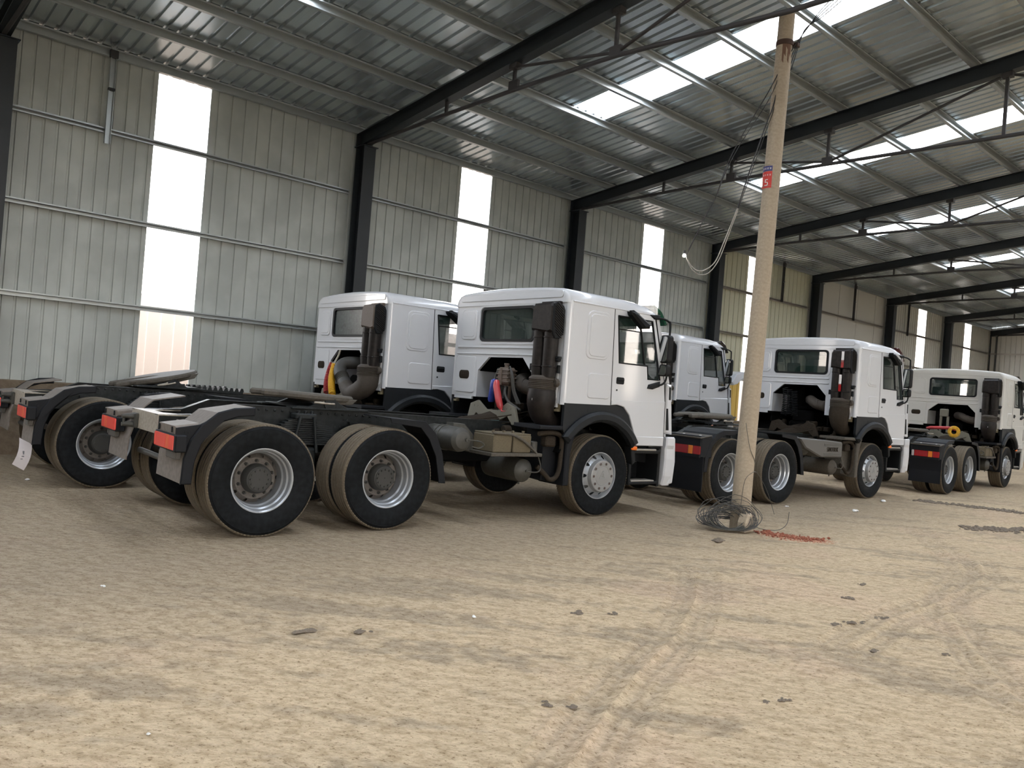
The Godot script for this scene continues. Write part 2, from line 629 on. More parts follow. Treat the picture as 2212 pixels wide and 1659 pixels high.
func cab_shell(b: MB, tunnel := true):
	# rear wall
	b.prism(v2([-1.13, 1.40, -0.57, 1.40, -0.57, 1.77, -0.34, 1.955, 0.38, 1.96, 0.57, 1.77, 0.57, 1.40, 1.13, 1.41, 1.13, 2.09, -1.13, 2.09]), 0, 3.74, 3.775)
	var o := PackedVector2Array()
	var h := rrect(-0.56, 2.185, 0.56, 2.625, 0.06)
	var big := [Vector2(1.13, 2.70), Vector2(-1.13, 2.70), Vector2(-1.13, 2.09), Vector2(1.13, 2.09)]
	for k in 4:
		for i in 5:
			o.append(big[k] if i > 0 and i < 4 else (Vector2(1.13, h[0].y) if k == 0 and i == 0 else Vector2(h[4].x, 2.70) if k == 0 else Vector2(h[5].x, 2.70) if k == 1 and i == 0 else Vector2(-1.13, h[9].y) if k == 1 else Vector2(-1.13, h[10].y) if k == 2 and i == 0 else Vector2(h[14].x, 2.09) if k == 2 else Vector2(h[15].x, 2.09) if i == 0 else Vector2(1.13, h[19].y)))
	b.ring(o, h, 0, 3.74, 3.775)
	# pressed ribs and panels of the rear wall
	b.prism(rrect(-1.08, 2.075, 0.62, 2.105, 0.014, 2), 0, 3.726, 3.745, 0.009)
	b.prism(rrect(-1.10, 1.985, 0.62, 2.012, 0.013, 2), 0, 3.728, 3.745, 0.009)
	b.prism(rrect(-1.07, 2.690, 1.10, 2.712, 0.010, 2), 0, 3.730, 3.745, 0.008)
	both(func(s):
		var z0: float = minf(s * 1.02, s * 0.66)
		b.prism(rrect(z0, 2.19, z0 + 0.36, 2.62, 0.07, 3), 0, 3.729, 3.745, 0.011)
		b.prism(rrect(z0 + 0.035, 2.225, z0 + 0.325, 2.585, 0.05, 3), 0, 3.724, 3.745, 0.012)
		var z1: float = minf(s * 1.09, s * 0.62)
		b.prism(rrect(z1, 1.445, z1 + 0.47, 1.965, 0.05, 3), 0, 3.729, 3.745, 0.010))
	# a raised bead round the rear window
	b.ring(rrect(-0.63, 2.135, 0.63, 2.665, 0.09), rrect(-0.60, 2.155, 0.60, 2.645, 0.075), 0, 3.731, 3.745)
	# round corner posts, side walls behind the doors
	both(func(s):
		var pl := PackedVector2Array()
		for i in 7:
			var a := PI / 2 * i / 6.0
			pl.append(Vector2(3.81 - 0.07 * cos(a), s * (1.13 + 0.07 * sin(a))))
		for i in 7:
			var a := PI / 2 * (6 - i) / 6.0
			pl.append(Vector2(3.81 - 0.04 * cos(a), s * (1.13 + 0.04 * sin(a))))
		b.prism(pl, 1, 1.40, 2.69, 0.0, true)
		b.prism(v2([3.80, 1.42, 4.580, 1.43, 4.53, 2.69, 3.80, 2.69]), 2, s * 1.17, s * 1.20)
		b.prism(rrect(4.06, 2.00, 4.475, 2.61, 0.09, 4), 2, s * 1.19, s * 1.209, 0.010)
		b.prism(rrect(4.10, 2.03, 4.44, 2.575, 0.075, 4), 2, s * 1.19, s * 1.216, 0.012)
		b.prism(rrect(4.14, 1.505, 4.545, 1.825, 0.05, 4), 2, s * 1.19, s * 1.210, 0.010)
		# rail under the roof edge
		b.box(Vector3(4.59, 2.683, s * 1.19), Vector3(1.60, 0.022, 0.035), 0.006)
		# windscreen post and front corner panel
		b.prism(v2([5.335, 2.68, 5.42, 2.70, 5.76, 1.78, 5.615, 1.80]), 2, s * 1.10, s * 1.18, 0.01)
		b.prism(v2([5.70, 1.78, 5.80, 1.77, 5.83, 1.49, 5.885, 1.08, 5.72, 1.10, 5.70, 1.47]), 2, s * 1.05, s * 1.19, 0.02))
	# roof
	var half := v2([1.185, 2.665, 1.185, 2.71, 1.165, 2.765, 1.115, 2.815, 1.03, 2.845, 0.7, 2.868, 0.3, 2.882, 0.0, 2.886])
	var cross := PackedVector2Array()
	for q in half:
		cross.append(q)
	for i in range(half.size() - 2, -1, -1):
		cross.append(Vector2(-half[i].x, half[i].y))
	var rings := []
	for stn in [[3.728, 0.955, -0.035, 0.0], [3.735, 0.985, -0.012, 0.0], [3.76, 1.0, 0.0, 0.0], [4.2, 1.0, 0.0, 0.0], [4.8, 1.0, 0.0, 0.006], [5.05, 1.0, 0.0, 0.02], [5.22, 0.995, 0.0, 0.045], [5.34, 0.985, 0.0, 0.085], [5.41, 0.975, 0.0, 0.13], [5.45, 0.965, 0.0, 0.20]]:
		var one := []
		for q in cross:
			var y: float = q.y + (q.y - 2.66) / 0.22 * stn[2] - maxf(0.0, (q.y - 2.665)) / 0.22 * stn[3]
			one.append(Vector3(stn[0], y, q.x * stn[1]))
		rings.append(one)
	b.sg(21)
	for i in rings.size() - 1:
		for k in cross.size() - 1:
			b.q4(rings[i][k], rings[i][k + 1], rings[i + 1][k + 1], rings[i + 1][k], rings[i][k] + rings[i][k + 1] - Vector3(8.4 if i > 0 else 9.0, 5.0, 0))
	b.sg(FLAT)
	var cap := PackedVector2Array()
	for q in rings[0]:
		cap.append(Vector2(q.z, q.y))
	b.prism(cap, 0, 3.7275, 3.74)
	b.prism(rrect(-1.06, 2.725, 1.08, 2.815, 0.03, 3), 0, 3.720, 3.729, 0.006)
	# front
	b.prism(v2([5.66, 1.80, 5.74, 1.80, 5.83, 1.45, 5.885, 1.05, 5.88, 0.95, 5.80, 0.95, 5.75, 1.45]), 2, -1.07, 1.07)
	# cheeks of the opening over the engine
	both(func(s):
		b.prism(v2([3.775, 1.40, 4.35, 1.40, 4.35, 1.77, 3.775, 1.77]), 2, s * 0.57, s * 0.59)
		b.box(Vector3(3.755, 1.385, s * 0.88), Vector3(0.03, 0.05, 0.42), 0.004))


func cab_inside(b: MB):
	b.prism(v2([-1.12, 1.97, 1.12, 1.97, 1.12, 2.14, -1.12, 2.14]), 0, 3.79, 3.80)
	b.prism(v2([-1.12, 2.14, -0.60, 2.14, -0.60, 2.68, -1.12, 2.68]), 0, 3.79, 3.80)
	b.prism(v2([0.60, 2.14, 1.12, 2.14, 1.12, 2.68, 0.60, 2.68]), 0, 3.79, 3.80)
	b.box(Vector3(4.55, 2.66, 0), Vector3(1.5, 0.02, 2.2))
	both(func(s):
		b.prism(v2([3.80, 1.42, 4.55, 1.42, 4.52, 2.66, 3.80, 2.66]), 2, s * 1.13, s * 1.15)
		b.prism(v2([4.6, 1.45, 5.6, 1.0, 5.6, 1.78, 5.25, 1.80, 5.22, 1.95, 4.66, 1.95]), 2, s * 1.12, s * 1.14))
	# dashboard, bunk, floor
	b.prism(v2([5.25, 1.35, 5.70, 1.35, 5.70, 1.80, 5.45, 1.86, 5.28, 1.78]), 2, -1.08, 1.08, 0.03)
	b.prism(v2([3.82, 1.98, 4.42, 1.98, 4.42, 2.08, 3.82, 2.08]), 2, -1.1, 1.1, 0.03)
	b.box(Vector3(4.75, 1.42, 0.86), Vector3(1.8, 0.06, 0.52))
	b.box(Vector3(4.75, 1.42, -0.86), Vector3(1.8, 0.06, 0.52))


func make_cab(t: Node3D, cfg: Dictionary, dy: float):
	var up := Vector3(0, dy, 0)
	var white: Material = M[cfg.get("paint", "white_paint")]
	part("cab_shell", shape("cab_shell", func(b): cab_shell(b)), white, t, up)
	part("cab_lining", shape("cab_inside", func(b): cab_inside(b)), M.cab_lining, t, up)
	part("engine_cover", shape("engine_cover", func(b):
		b.sheet(v2([-0.565, 1.765, -0.335, 1.95, 0.375, 1.955, 0.565, 1.765]), 0, 3.775, 5.0, 0.012)
		b.prism(v2([-0.57, 1.36, 0.57, 1.36, 0.57, 1.77, 0.38, 1.96, -0.34, 1.955, -0.57, 1.77]), 0, 5.0, 5.02)
		b.box(Vector3(4.75, 1.38, 0.87), Vector3(1.9, 0.05, 0.58))
		b.box(Vector3(4.75, 1.38, -0.87), Vector3(1.9, 0.05, 0.58))), M.dark_inside, t, up)
	# rear window
	var rw := part("rear_window", shape("rear_window", func(b): b.prism(rrect(-0.555, 2.19, 0.555, 2.62, 0.06), 0, 3.753, 3.758)), M.dirty_glass if cfg.get("dusty_glass", false) else M.window_glass, t, up)
	part("window_seal", shape("rear_seal", func(b):
		b.ring(rrect(-0.575, 2.17, 0.575, 2.64, 0.07), rrect(-0.535, 2.205, 0.535, 2.605, 0.05), 0, 3.728, 3.765)), M.black_plastic, rw)
	part("windscreen", shape("windscreen", func(b):
		b.q4(Vector3(5.42, 2.66, -1.1), Vector3(5.42, 2.66, 1.1), Vector3(5.72, 1.80, 1.1), Vector3(5.72, 1.80, -1.1), Vector3(1, 0.3, 0))), M.window_glass, t, up)
	for z in [-0.87, 0.87]:
		part("vent", shape("cab_vent", func(b):
			b.prism(rrect(-0.115, -0.06, 0.115, 0.06, 0.045, 5), 0, 3.720, 3.735, 0.006)
			b.prism(rrect(-0.09, -0.042, 0.09, 0.042, 0.03, 4), 0, 3.714, 3.722, 0.004)
			b.box(Vector3(3.713, 0.006, 0), Vector3(0.006, 0.008, 0.13))
			b.box(Vector3(3.713, -0.022, 0), Vector3(0.006, 0.008, 0.13))), M.grime, t, up + Vector3(0, 1.70, z))
		part("cab_mount", shape("cab_mount", func(b):
			b.box(Vector3(3.79, 1.36, 0), Vector3(0.02, 0.10, 0.07))
			b.box(Vector3(3.77, 1.325, 0), Vector3(0.05, 0.03, 0.07))), M.bracket_tan, t, up + Vector3(0, 0, signf(z) * 1.07))
	# seats and steering wheel
	for z in [-0.58, 0.58]:
		var seat := part("seat", shape("seat", func(b):
			b.prism(v2([4.55, 1.48, 5.05, 1.50, 5.08, 1.64, 4.55, 1.60]), 2, -0.25, 0.25, 0.04)
			b.prism(v2([4.50, 1.55, 4.62, 1.56, 4.50, 2.22, 4.40, 2.22]), 2, -0.25, 0.25, 0.04)), M.seat_cloth if not cfg.get("red_seats", false) else M.lamp_dark_red, t, up + Vector3(0, 0, z))
		part("headrest", shape("headrest", func(b): b.prism(v2([4.39, 2.22, 4.49, 2.22, 4.47, 2.42, 4.39, 2.42]), 2, -0.15, 0.15, 0.035)), M.seat_cloth, seat)
	part("steering_wheel", shape("steering", func(b):
		b.xf = Transform3D(Basis(Vector3(0, 0, 1), 0.95), Vector3(5.22, 1.88, -0.58))
		var path := PackedVector3Array()
		for k in 25:
			path.append(Vector3(0, cos(TAU * k / 24.0), sin(TAU * k / 24.0)) * 0.23)
		b.tube(path, 0.016, 6, false)
		b.box(Vector3(0, 0, 0), Vector3(0.03, 0.07, 0.40), 0.01)
		b.cyl(0.03, -0.3, 0.02, 0)
		b.xf = Transform3D()), M.black_plastic, t, up)
	# doors
	for s in [1.0, -1.0]:
		var d := part("door", shape("door", func(b):
			b.prism(v2([4.70, 1.445, 4.592, 1.435, 4.545, 2.60, 4.60, 2.60, 4.68, 1.985, 5.23, 1.985, 5.26, 1.81, 5.52, 1.81, 5.28, 2.60, 5.335, 2.60, 5.60, 1.82, 5.65, 1.53, 5.67, 1.04, 5.665, 0.92, 5.11, 0.92, 5.05, 1.12, 4.95, 1.32, 4.83, 1.425]), 2, 1.165, 1.203, 0.004)
			b.prism(v2([4.545, 2.60, 5.335, 2.60, 5.31, 2.672, 4.542, 2.672]), 2, 1.165, 1.203, 0.004)
			b.prism(v2([4.592, 1.497, 5.650, 1.532, 5.669, 1.04, 5.664, 0.921, 5.111, 0.921, 5.051, 1.121, 4.951, 1.321, 4.831, 1.426, 4.70, 1.446, 4.593, 1.437]), 2, 1.19, 1.210, 0.006)
			b.prism(v2([5.085, 1.045, 5.669, 1.045, 5.664, 0.921, 5.111, 0.921]), 2, 1.20, 1.219, 0.008)), white, t, up)
		if s < 0:
			d.scale = Vector3(1, 1, -1)
		var pane := part("door_window", shape("door_glass", func(b):
			b.prism(v2([4.595, 2.605, 4.675, 1.98, 5.235, 1.98, 5.265, 1.805, 5.525, 1.805, 5.285, 2.605]), 2, 1.176, 1.180)), M.window_glass, d)
		part("window_seal", shape("door_seal", func(b):
			b.tube(v3([4.605, 2.595, 1.20, 4.682, 1.992, 1.20, 5.236, 1.992, 1.20, 5.264, 1.818, 1.20, 5.512, 1.818, 1.20, 5.274, 2.595, 1.20, 4.605, 2.595, 1.20]), 0.013, 6)
			b.tube(v3([5.03, 2.595, 1.185, 5.09, 2.40, 1.185, 5.245, 1.83, 1.185]), 0.015, 6)
			b.tube(v3([4.63, 2.43, 1.185, 5.08, 2.43, 1.185]), 0.008, 6)), M.black_plastic, pane)
		part("door_handle", shape("door_handle", func(b):
			b.prism(rrect(4.655, 1.715, 4.805, 1.805, 0.02, 3), 2, 1.198, 1.207, 0.003)
			b.box(Vector3(4.73, 1.772, 1.212), Vector3(0.13, 0.03, 0.016), 0.005)
			b.cyl(0.012, 1.20, 1.209, 2, Vector3(4.675, 1.635, 0), 10)), M.black_plastic, d)
		part("door_gap", shape("door_gap", func(b):
			b.tube(v3([4.586, 1.43, 1.197, 4.537, 2.672, 1.197]), 0.006, 5)
			b.tube(v3([5.345, 2.66, 1.19, 5.615, 1.82, 1.19, 5.668, 1.53, 1.19, 5.685, 1.04, 1.19]), 0.009, 5)
			b.prism(v2([5.715, 1.44, 5.745, 1.44, 5.79, 1.14, 5.735, 1.14]), 2, 1.185, 1.194)
			b.prism(v2([5.735, 1.74, 5.775, 1.735, 5.785, 1.56, 5.75, 1.56]), 2, 1.185, 1.194)), M.black_plastic, d)
		# wheel arch
		var arch := part("wheel_arch", shape("wheel_arch", func(b):
			var pts := v2([3.775, 1.425, 4.70, 1.437, 4.83, 1.418, 4.945, 1.315, 5.045, 1.115, 5.105, 0.91])
			for k in 13:
				var a := deg_to_rad(36.0 + 108.0 * k / 12.0)
				pts.append(Vector2(4.44, 0.50) + Vector2(cos(a), sin(a)) * 0.71)
			pts.append(Vector2(3.775, 1.10))
			b.prism(pts, 2, 1.15, 1.204, 0.006)
			b.prism(rrect(4.17, 1.325, 4.25, 1.375, 0.01, 2), 2, 1.20, 1.207, 0.002)), M.arch_plastic, t, up)
		if s < 0:
			arch.scale = Vector3(1, 1, -1)
		part("arch_flare", shape("arch_flare", func(b):
			var a0 := []
			var pts := PackedVector2Array()
			for k in 19:
				var a := deg_to_rad(33.0 + 110.0 * k / 18.0)
				pts.append(Vector2(4.44, 0.50) + Vector2(cos(a), sin(a)) * 0.845)
			for k in 19:
				var a := deg_to_rad(143.0 - 110.0 * k / 18.0)
				pts.append(Vector2(4.44, 0.50) + Vector2(cos(a), sin(a)) * 0.71)
			b.prism(pts, 2, 1.16, 1.262, 0.035)), M.arch_plastic, arch)
		part("arch_liner", shape("arch_liner", func(b):
			var pts := PackedVector2Array()
			for k in 15:
				var a := deg_to_rad(30.0 + 125.0 * k / 14.0)
				pts.append(Vector2(4.44, 0.50) + Vector2(cos(a), sin(a)) * 0.72)
			b.sheet(pts, 2, 0.62, 1.16)
			b.prism(v2([3.80, 1.36, 5.7, 1.36, 5.7, 0.95, 5.2, 0.95, 5.0, 1.2, 4.4, 1.3, 3.8, 1.2]), 2, 0.60, 0.62)), M.dark_inside, arch)
		# kerb mirror over the window, side mirrors and arms
		var km := part("kerb_mirror", shape("kerb_mirror", func(b):
			b.prism(v2([4.70, 2.66, 4.80, 2.665, 5.09, 2.53, 5.08, 2.475, 4.96, 2.46, 4.72, 2.62]), 2, 1.225, 1.36, 0.03)
			b.prism(v2([4.80, 2.69, 4.92, 2.65, 4.90, 2.60, 4.80, 2.64]), 2, 1.15, 1.30, 0.015)), M.black_plastic, t, up)
		var mir := part("side_mirror", shape("side_mirror", func(b):
			b.prism(rrect(1.165, 2.055, 1.335, 2.435, 0.05, 4), 0, 5.48, 5.60, 0.022)
			b.prism(rrect(1.175, 1.875, 1.335, 2.035, 0.04, 4), 0, 5.48, 5.58, 0.02)), M.black_plastic, t, up)
		part("mirror_glass", shape("mirror_glass", func(b):
			b.prism(rrect(1.18, 2.075, 1.315, 2.415, 0.035, 3), 0, 5.474, 5.479)
			b.prism(rrect(1.19, 1.89, 1.315, 2.02, 0.03, 3), 0, 5.474, 5.479)), M.mirror_face, mir)
		part("mirror_arm", shape("mirror_arm", func(b):
			b.tube(curve([5.30, 2.655, 1.17, 5.42, 2.65, 1.24, 5.52, 2.62, 1.27, 5.55, 2.55, 1.28, 5.55, 2.05, 1.28, 5.55, 1.85, 1.28, 5.50, 1.765, 1.26, 5.42, 1.74, 1.20]), 0.014, 6)
			b.prism(v2([5.20, 2.68, 5.42, 2.70, 5.42, 2.635, 5.30, 2.625]), 2, 1.14, 1.22, 0.015)
			b.prism(v2([5.28, 1.745, 5.50, 1.80, 5.50, 1.73, 5.36, 1.685, 5.26, 1.69]), 2, 1.18, 1.235, 0.015)), M.black_plastic, mir)
		for o in [km, mir]:
			if s < 0:
				o.scale = Vector3(1, 1, -1)
		# steps under the door
		var st := part("step_box", shape("step_box", func(b):
			b.prism(v2([5.05, 0.67, 5.70, 0.65, 5.72, 0.385, 5.08, 0.40]), 2, 0.78, 0.80)
			b.box(Vector3(5.07, 0.53, 0.99), Vector3(0.04, 0.28, 0.40), 0.008)
			b.box(Vector3(5.66, 0.62, 0.98), Vector3(0.05, 0.52, 0.40), 0.01)
			b.box(Vector3(5.36, 0.415, 0.98), Vector3(0.60, 0.04, 0.42), 0.01)
			b.prism(v2([5.08, 0.90, 5.68, 0.90, 5.68, 0.66, 5.16, 0.70, 5.10, 0.80]), 2, 0.80, 0.95)
			b.box(Vector3(5.36, 0.835, 1.08), Vector3(0.60, 0.05, 0.24), 0.01)
			b.prism(v2([5.03, 0.90, 5.12, 0.86, 5.14, 0.70, 5.08, 0.66]), 2, 1.08, 1.21, 0.01)), M.black_plastic, t, up)
		part("step_tread", shape("step_tread", func(b):
			b.box(Vector3(5.34, 0.865, 1.185), Vector3(0.42, 0.025, 0.05), 0.006)
			b.box(Vector3(5.34, 0.442, 1.10), Vector3(0.46, 0.02, 0.17), 0.006)), M.step_tread, st)
		part("marker_lamp", shape("marker_lamp", func(b): b.box(Vector3(5.085, 0.885, 1.215), Vector3(0.10, 0.05, 0.04), 0.012)), M.marker_orange, st)
		if s < 0:
			st.scale = Vector3(1, 1, -1)
	part("bumper", shape("bumper", func(b):
		both(func(s):
			b.prism(v2([1.05, 1.04, 1.20, 1.05, 1.215, 1.03, 1.215, 0.93, 1.20, 0.88, 1.21, 0.74, 1.20, 0.50, 1.165, 0.37, 1.05, 0.37, 1.06, 0.55, 1.10, 0.87]).duplicate() if s > 0 else v2([-1.05, 1.04, -1.20, 1.05, -1.215, 1.03, -1.215, 0.93, -1.20, 0.88, -1.21, 0.74, -1.20, 0.50, -1.165, 0.37, -1.05, 0.37, -1.06, 0.55, -1.10, 0.87]), 0, 5.75, 5.93, 0.02))
		b.prism(v2([5.86, 0.38, 5.97, 0.40, 6.0, 0.7, 5.97, 1.03, 5.86, 1.04]), 2, -1.19, 1.19, 0.02)), white, t, up)
	part("sun_visor", shape("sun_visor", func(b):
		b.prism(v2([5.36, 2.83, 5.44, 2.845, 5.60, 2.76, 5.73, 2.60, 5.70, 2.585, 5.56, 2.72, 5.42, 2.81]), 2, -1.08, 1.08, 0.006)), M[cfg.get("visor", "visor_green")], t, up)
	if cfg.get("flap_open", false):
		part("front_panel", shape("front_panel", func(b):
			b.prism(v2([5.93, 1.93, 6.10, 2.13, 6.35, 2.20, 6.72, 2.215, 6.74, 2.18, 6.52, 2.10, 6.34, 2.02, 6.18, 1.90, 6.02, 1.86]), 2, -1.10, 1.10, 0.015)
			b.sheet(v2([6.30, 1.99, 6.42, 2.045, 6.60, 2.12]), 2, 1.09, 1.106, 0.012)), white, t, up, "white front panel swung up and open")


func make_intake(t: Node3D, cfg: Dictionary, dy: float):
	var up := Vector3(0, dy, 0)
	var old: bool = cfg.get("faded_intake", false)
	var box := part("air_intake", shape("intake_box", func(b):
		b.prism(v2([0.735, 2.30, 0.74, 2.57, 0.77, 2.63, 1.10, 2.645, 1.135, 2.60, 1.14, 2.28, 1.06, 2.26]), 0, 3.52, 3.70, 0.03)
		b.box(Vector3(3.71, 2.65, 0.90), Vector3(0.05, 0.05, 0.34), 0.006)), M.intake_faded if old else M.intake_plastic, t, up)
	part("grille", shape("intake_grille", func(b):
		b.prism(v2([3.535, 2.62, 3.60, 2.655, 3.70, 2.61, 3.725, 2.56, 3.725, 2.28, 3.66, 2.20, 3.58, 2.20, 3.535, 2.29]), 2, 1.11, 1.145, 0.01)), M.black_plastic, box)
	for k in 13:
		var y := 2.245 + k * 0.03
		part("grille_slat", shape("intake_slat_%d" % (0 if k < 2 or k > 10 else 1), func(b):
			b.xf = Transform3D(Basis(Vector3(0, 0, 1), -0.6), Vector3(3.63, 0, 1.149))
			b.box(Vector3.ZERO, Vector3(0.12 if k < 2 or k > 10 else 0.185, 0.009, 0.012), 0.002)
			b.xf = Transform3D()), M.intake_plastic, box, Vector3(0, y, 0))
	for z in [0.835, 1.03]:
		part("intake_pipe", shape("intake_pipe", func(b):
			b.lathe(v2([0.085, 1.72, 0.092, 1.80, 0.092, 2.30]), 1, Vector3(3.625, 0, 0), 20)
			for y in [1.855, 2.215]:
				b.lathe(v2([0.092, y - 0.01, 0.098, y - 0.006, 0.098, y + 0.006, 0.092, y + 0.01]), 1, Vector3(3.625, 0, 0), 20)), M.intake_plastic, t, up + Vector3(0, 0, z))
	part("pipe_bracket", shape("pipe_bracket", func(b):
		b.box(Vector3(3.66, 1.97, 1.13), Vector3(0.06, 0.03, 0.10), 0.005)
		b.cyl(0.03, 1.10, 1.17, 2, Vector3(3.66, 1.945, 0), 10, 0.005)
		b.box(Vector3(3.60, 1.84, 0.735), Vector3(0.05, 0.09, 0.05), 0.008)
		b.box(Vector3(3.70, 1.83, 1.12), Vector3(0.04, 0.10, 0.03), 0.005)
		b.tube(v3([3.60, 1.855, 0.72, 3.56, 1.855, 1.14]), 0.010, 6)), M.black_plastic, t, up)
	part("joint", shape("intake_joint", func(b):
		b.tube(v3([3.625, 1.74, 0.93, 3.625, 1.71, 0.93, 3.625, 1.695, 0.93, 3.625, 1.57, 0.93]), [0.13, 0.175, 0.172, 0.172], 20)
		for k in 6:
			var y := 1.585 + k * 0.021
			b.lathe(v2([0.170, y - 0.008, 0.184, y, 0.170, y + 0.008]), 1, Vector3(3.625, 0, 0.93), 24)
		b.cyl(0.055, 0.0, 0.06, 0, Vector3(3.66, 1.66, 1.10), 12, 0.01)), M.intake_dusty, t, up)
	if cfg.get("elbow", "down") == "down":
		part("elbow", shape("elbow_down", func(b):
			b.tube(curve([3.625, 1.575, 0.93, 3.625, 1.50, 0.93, 3.63, 1.36, 0.93, 3.67, 1.25, 0.93, 3.78, 1.17, 0.92, 3.95, 1.16, 0.88, 4.15, 1.18, 0.8], 4), [0.165, 0.17, 0.172, 0.175, 0.178, 0.18, 0.18, 0.178, 0.17, 0.165, 0.16, 0.155, 0.15, 0.14, 0.135, 0.13, 0.125, 0.12, 0.12, 0.12, 0.115, 0.115, 0.11, 0.11, 0.11], 20)), M.intake_plastic if not cfg.get("grimy", false) else M.grime, t, up)
		part("inner_pipe", shape("inner_pipe", func(b):
			b.tube(curve([3.98, 1.58, 0.62, 3.86, 1.56, 0.55, 3.80, 1.60, 0.36, 3.90, 1.66, 0.20, 4.1, 1.68, 0.05], 4), 0.095, 16)
			for q in [[3.83, 1.57, 0.50], [3.80, 1.595, 0.38]]:
				b.xf = Transform3D(Basis(Vector3.UP, 0.3), Vector3(q[0], q[1], q[2]))
				b.lathe(v2([0.095, -0.02, 0.104, -0.015, 0.104, 0.015, 0.095, 0.02]), 2, Vector3.ZERO, 18)
			b.xf = Transform3D()), M.intake_dusty, t, up)
	else:
		part("elbow", shape("elbow_side", func(b):
			b.tube(curve([3.625, 1.585, 0.93, 3.62, 1.50, 0.93, 3.60, 1.41, 0.90, 3.56, 1.33, 0.78, 3.55, 1.29, 0.62, 3.55, 1.33, 0.46, 3.56, 1.40, 0.36], 4), [0.172, 0.17, 0.168, 0.165, 0.165, 0.165, 0.16, 0.16, 0.155, 0.15, 0.15, 0.145, 0.14, 0.14, 0.135, 0.13, 0.125, 0.12, 0.115, 0.115, 0.11, 0.11, 0.11, 0.11, 0.11], 20)), M.intake_dusty, t, up)
		part("inner_pipe", shape("inner_pipe_side", func(b):
			b.tube(curve([3.56, 1.40, 0.36, 3.57, 1.50, 0.22, 3.60, 1.62, 0.06, 3.68, 1.73, 0.02, 3.85, 1.76, 0.12, 4.2, 1.74, 0.3], 5), 0.10, 16)
			for k in 5:
				b.xf = Transform3D(Basis(Vector3(1, 0, 0), 0.75), Vector3(3.57, 1.47 + k * 0.018, 0.26 - k * 0.022))
				b.lathe(v2([0.098, -0.008, 0.110, 0.0, 0.098, 0.008]), 2, Vector3.ZERO, 18)
			b.xf = Transform3D()), M.hose_rubber, t, up)
	if cfg.get("tapes", false):
		for q in [[2.40, 2.60, "sign_white"], [2.30, 2.44, "lamp_dark_red"]]:
			part("reflective_tape", shape("tape%s" % q[2], func(b): b.box(Vector3(3.515, (q[0] + q[1]) * 0.5, 0.98), Vector3(0.006, absf(q[1] - q[0]), 0.05))), M[q[2]], t, up)
		for q in [[1.98, 2.17, "sign_white"], [1.86, 2.00, "lamp_dark_red"]]:
			part("reflective_tape", shape("tape2%s" % q[2], func(b): b.box(Vector3(3.528, (q[0] + q[1]) * 0.5, 0.955), Vector3(0.006, absf(q[1] - q[0]), 0.05))), M[q[2]], t, up)
	elif not old:
		part("sticker", shape("sticker", func(b): b.box(Vector3(3.452, 1.44, 0.94), Vector3(0.006, 0.025, 0.04))), M.sign_white, t, up)


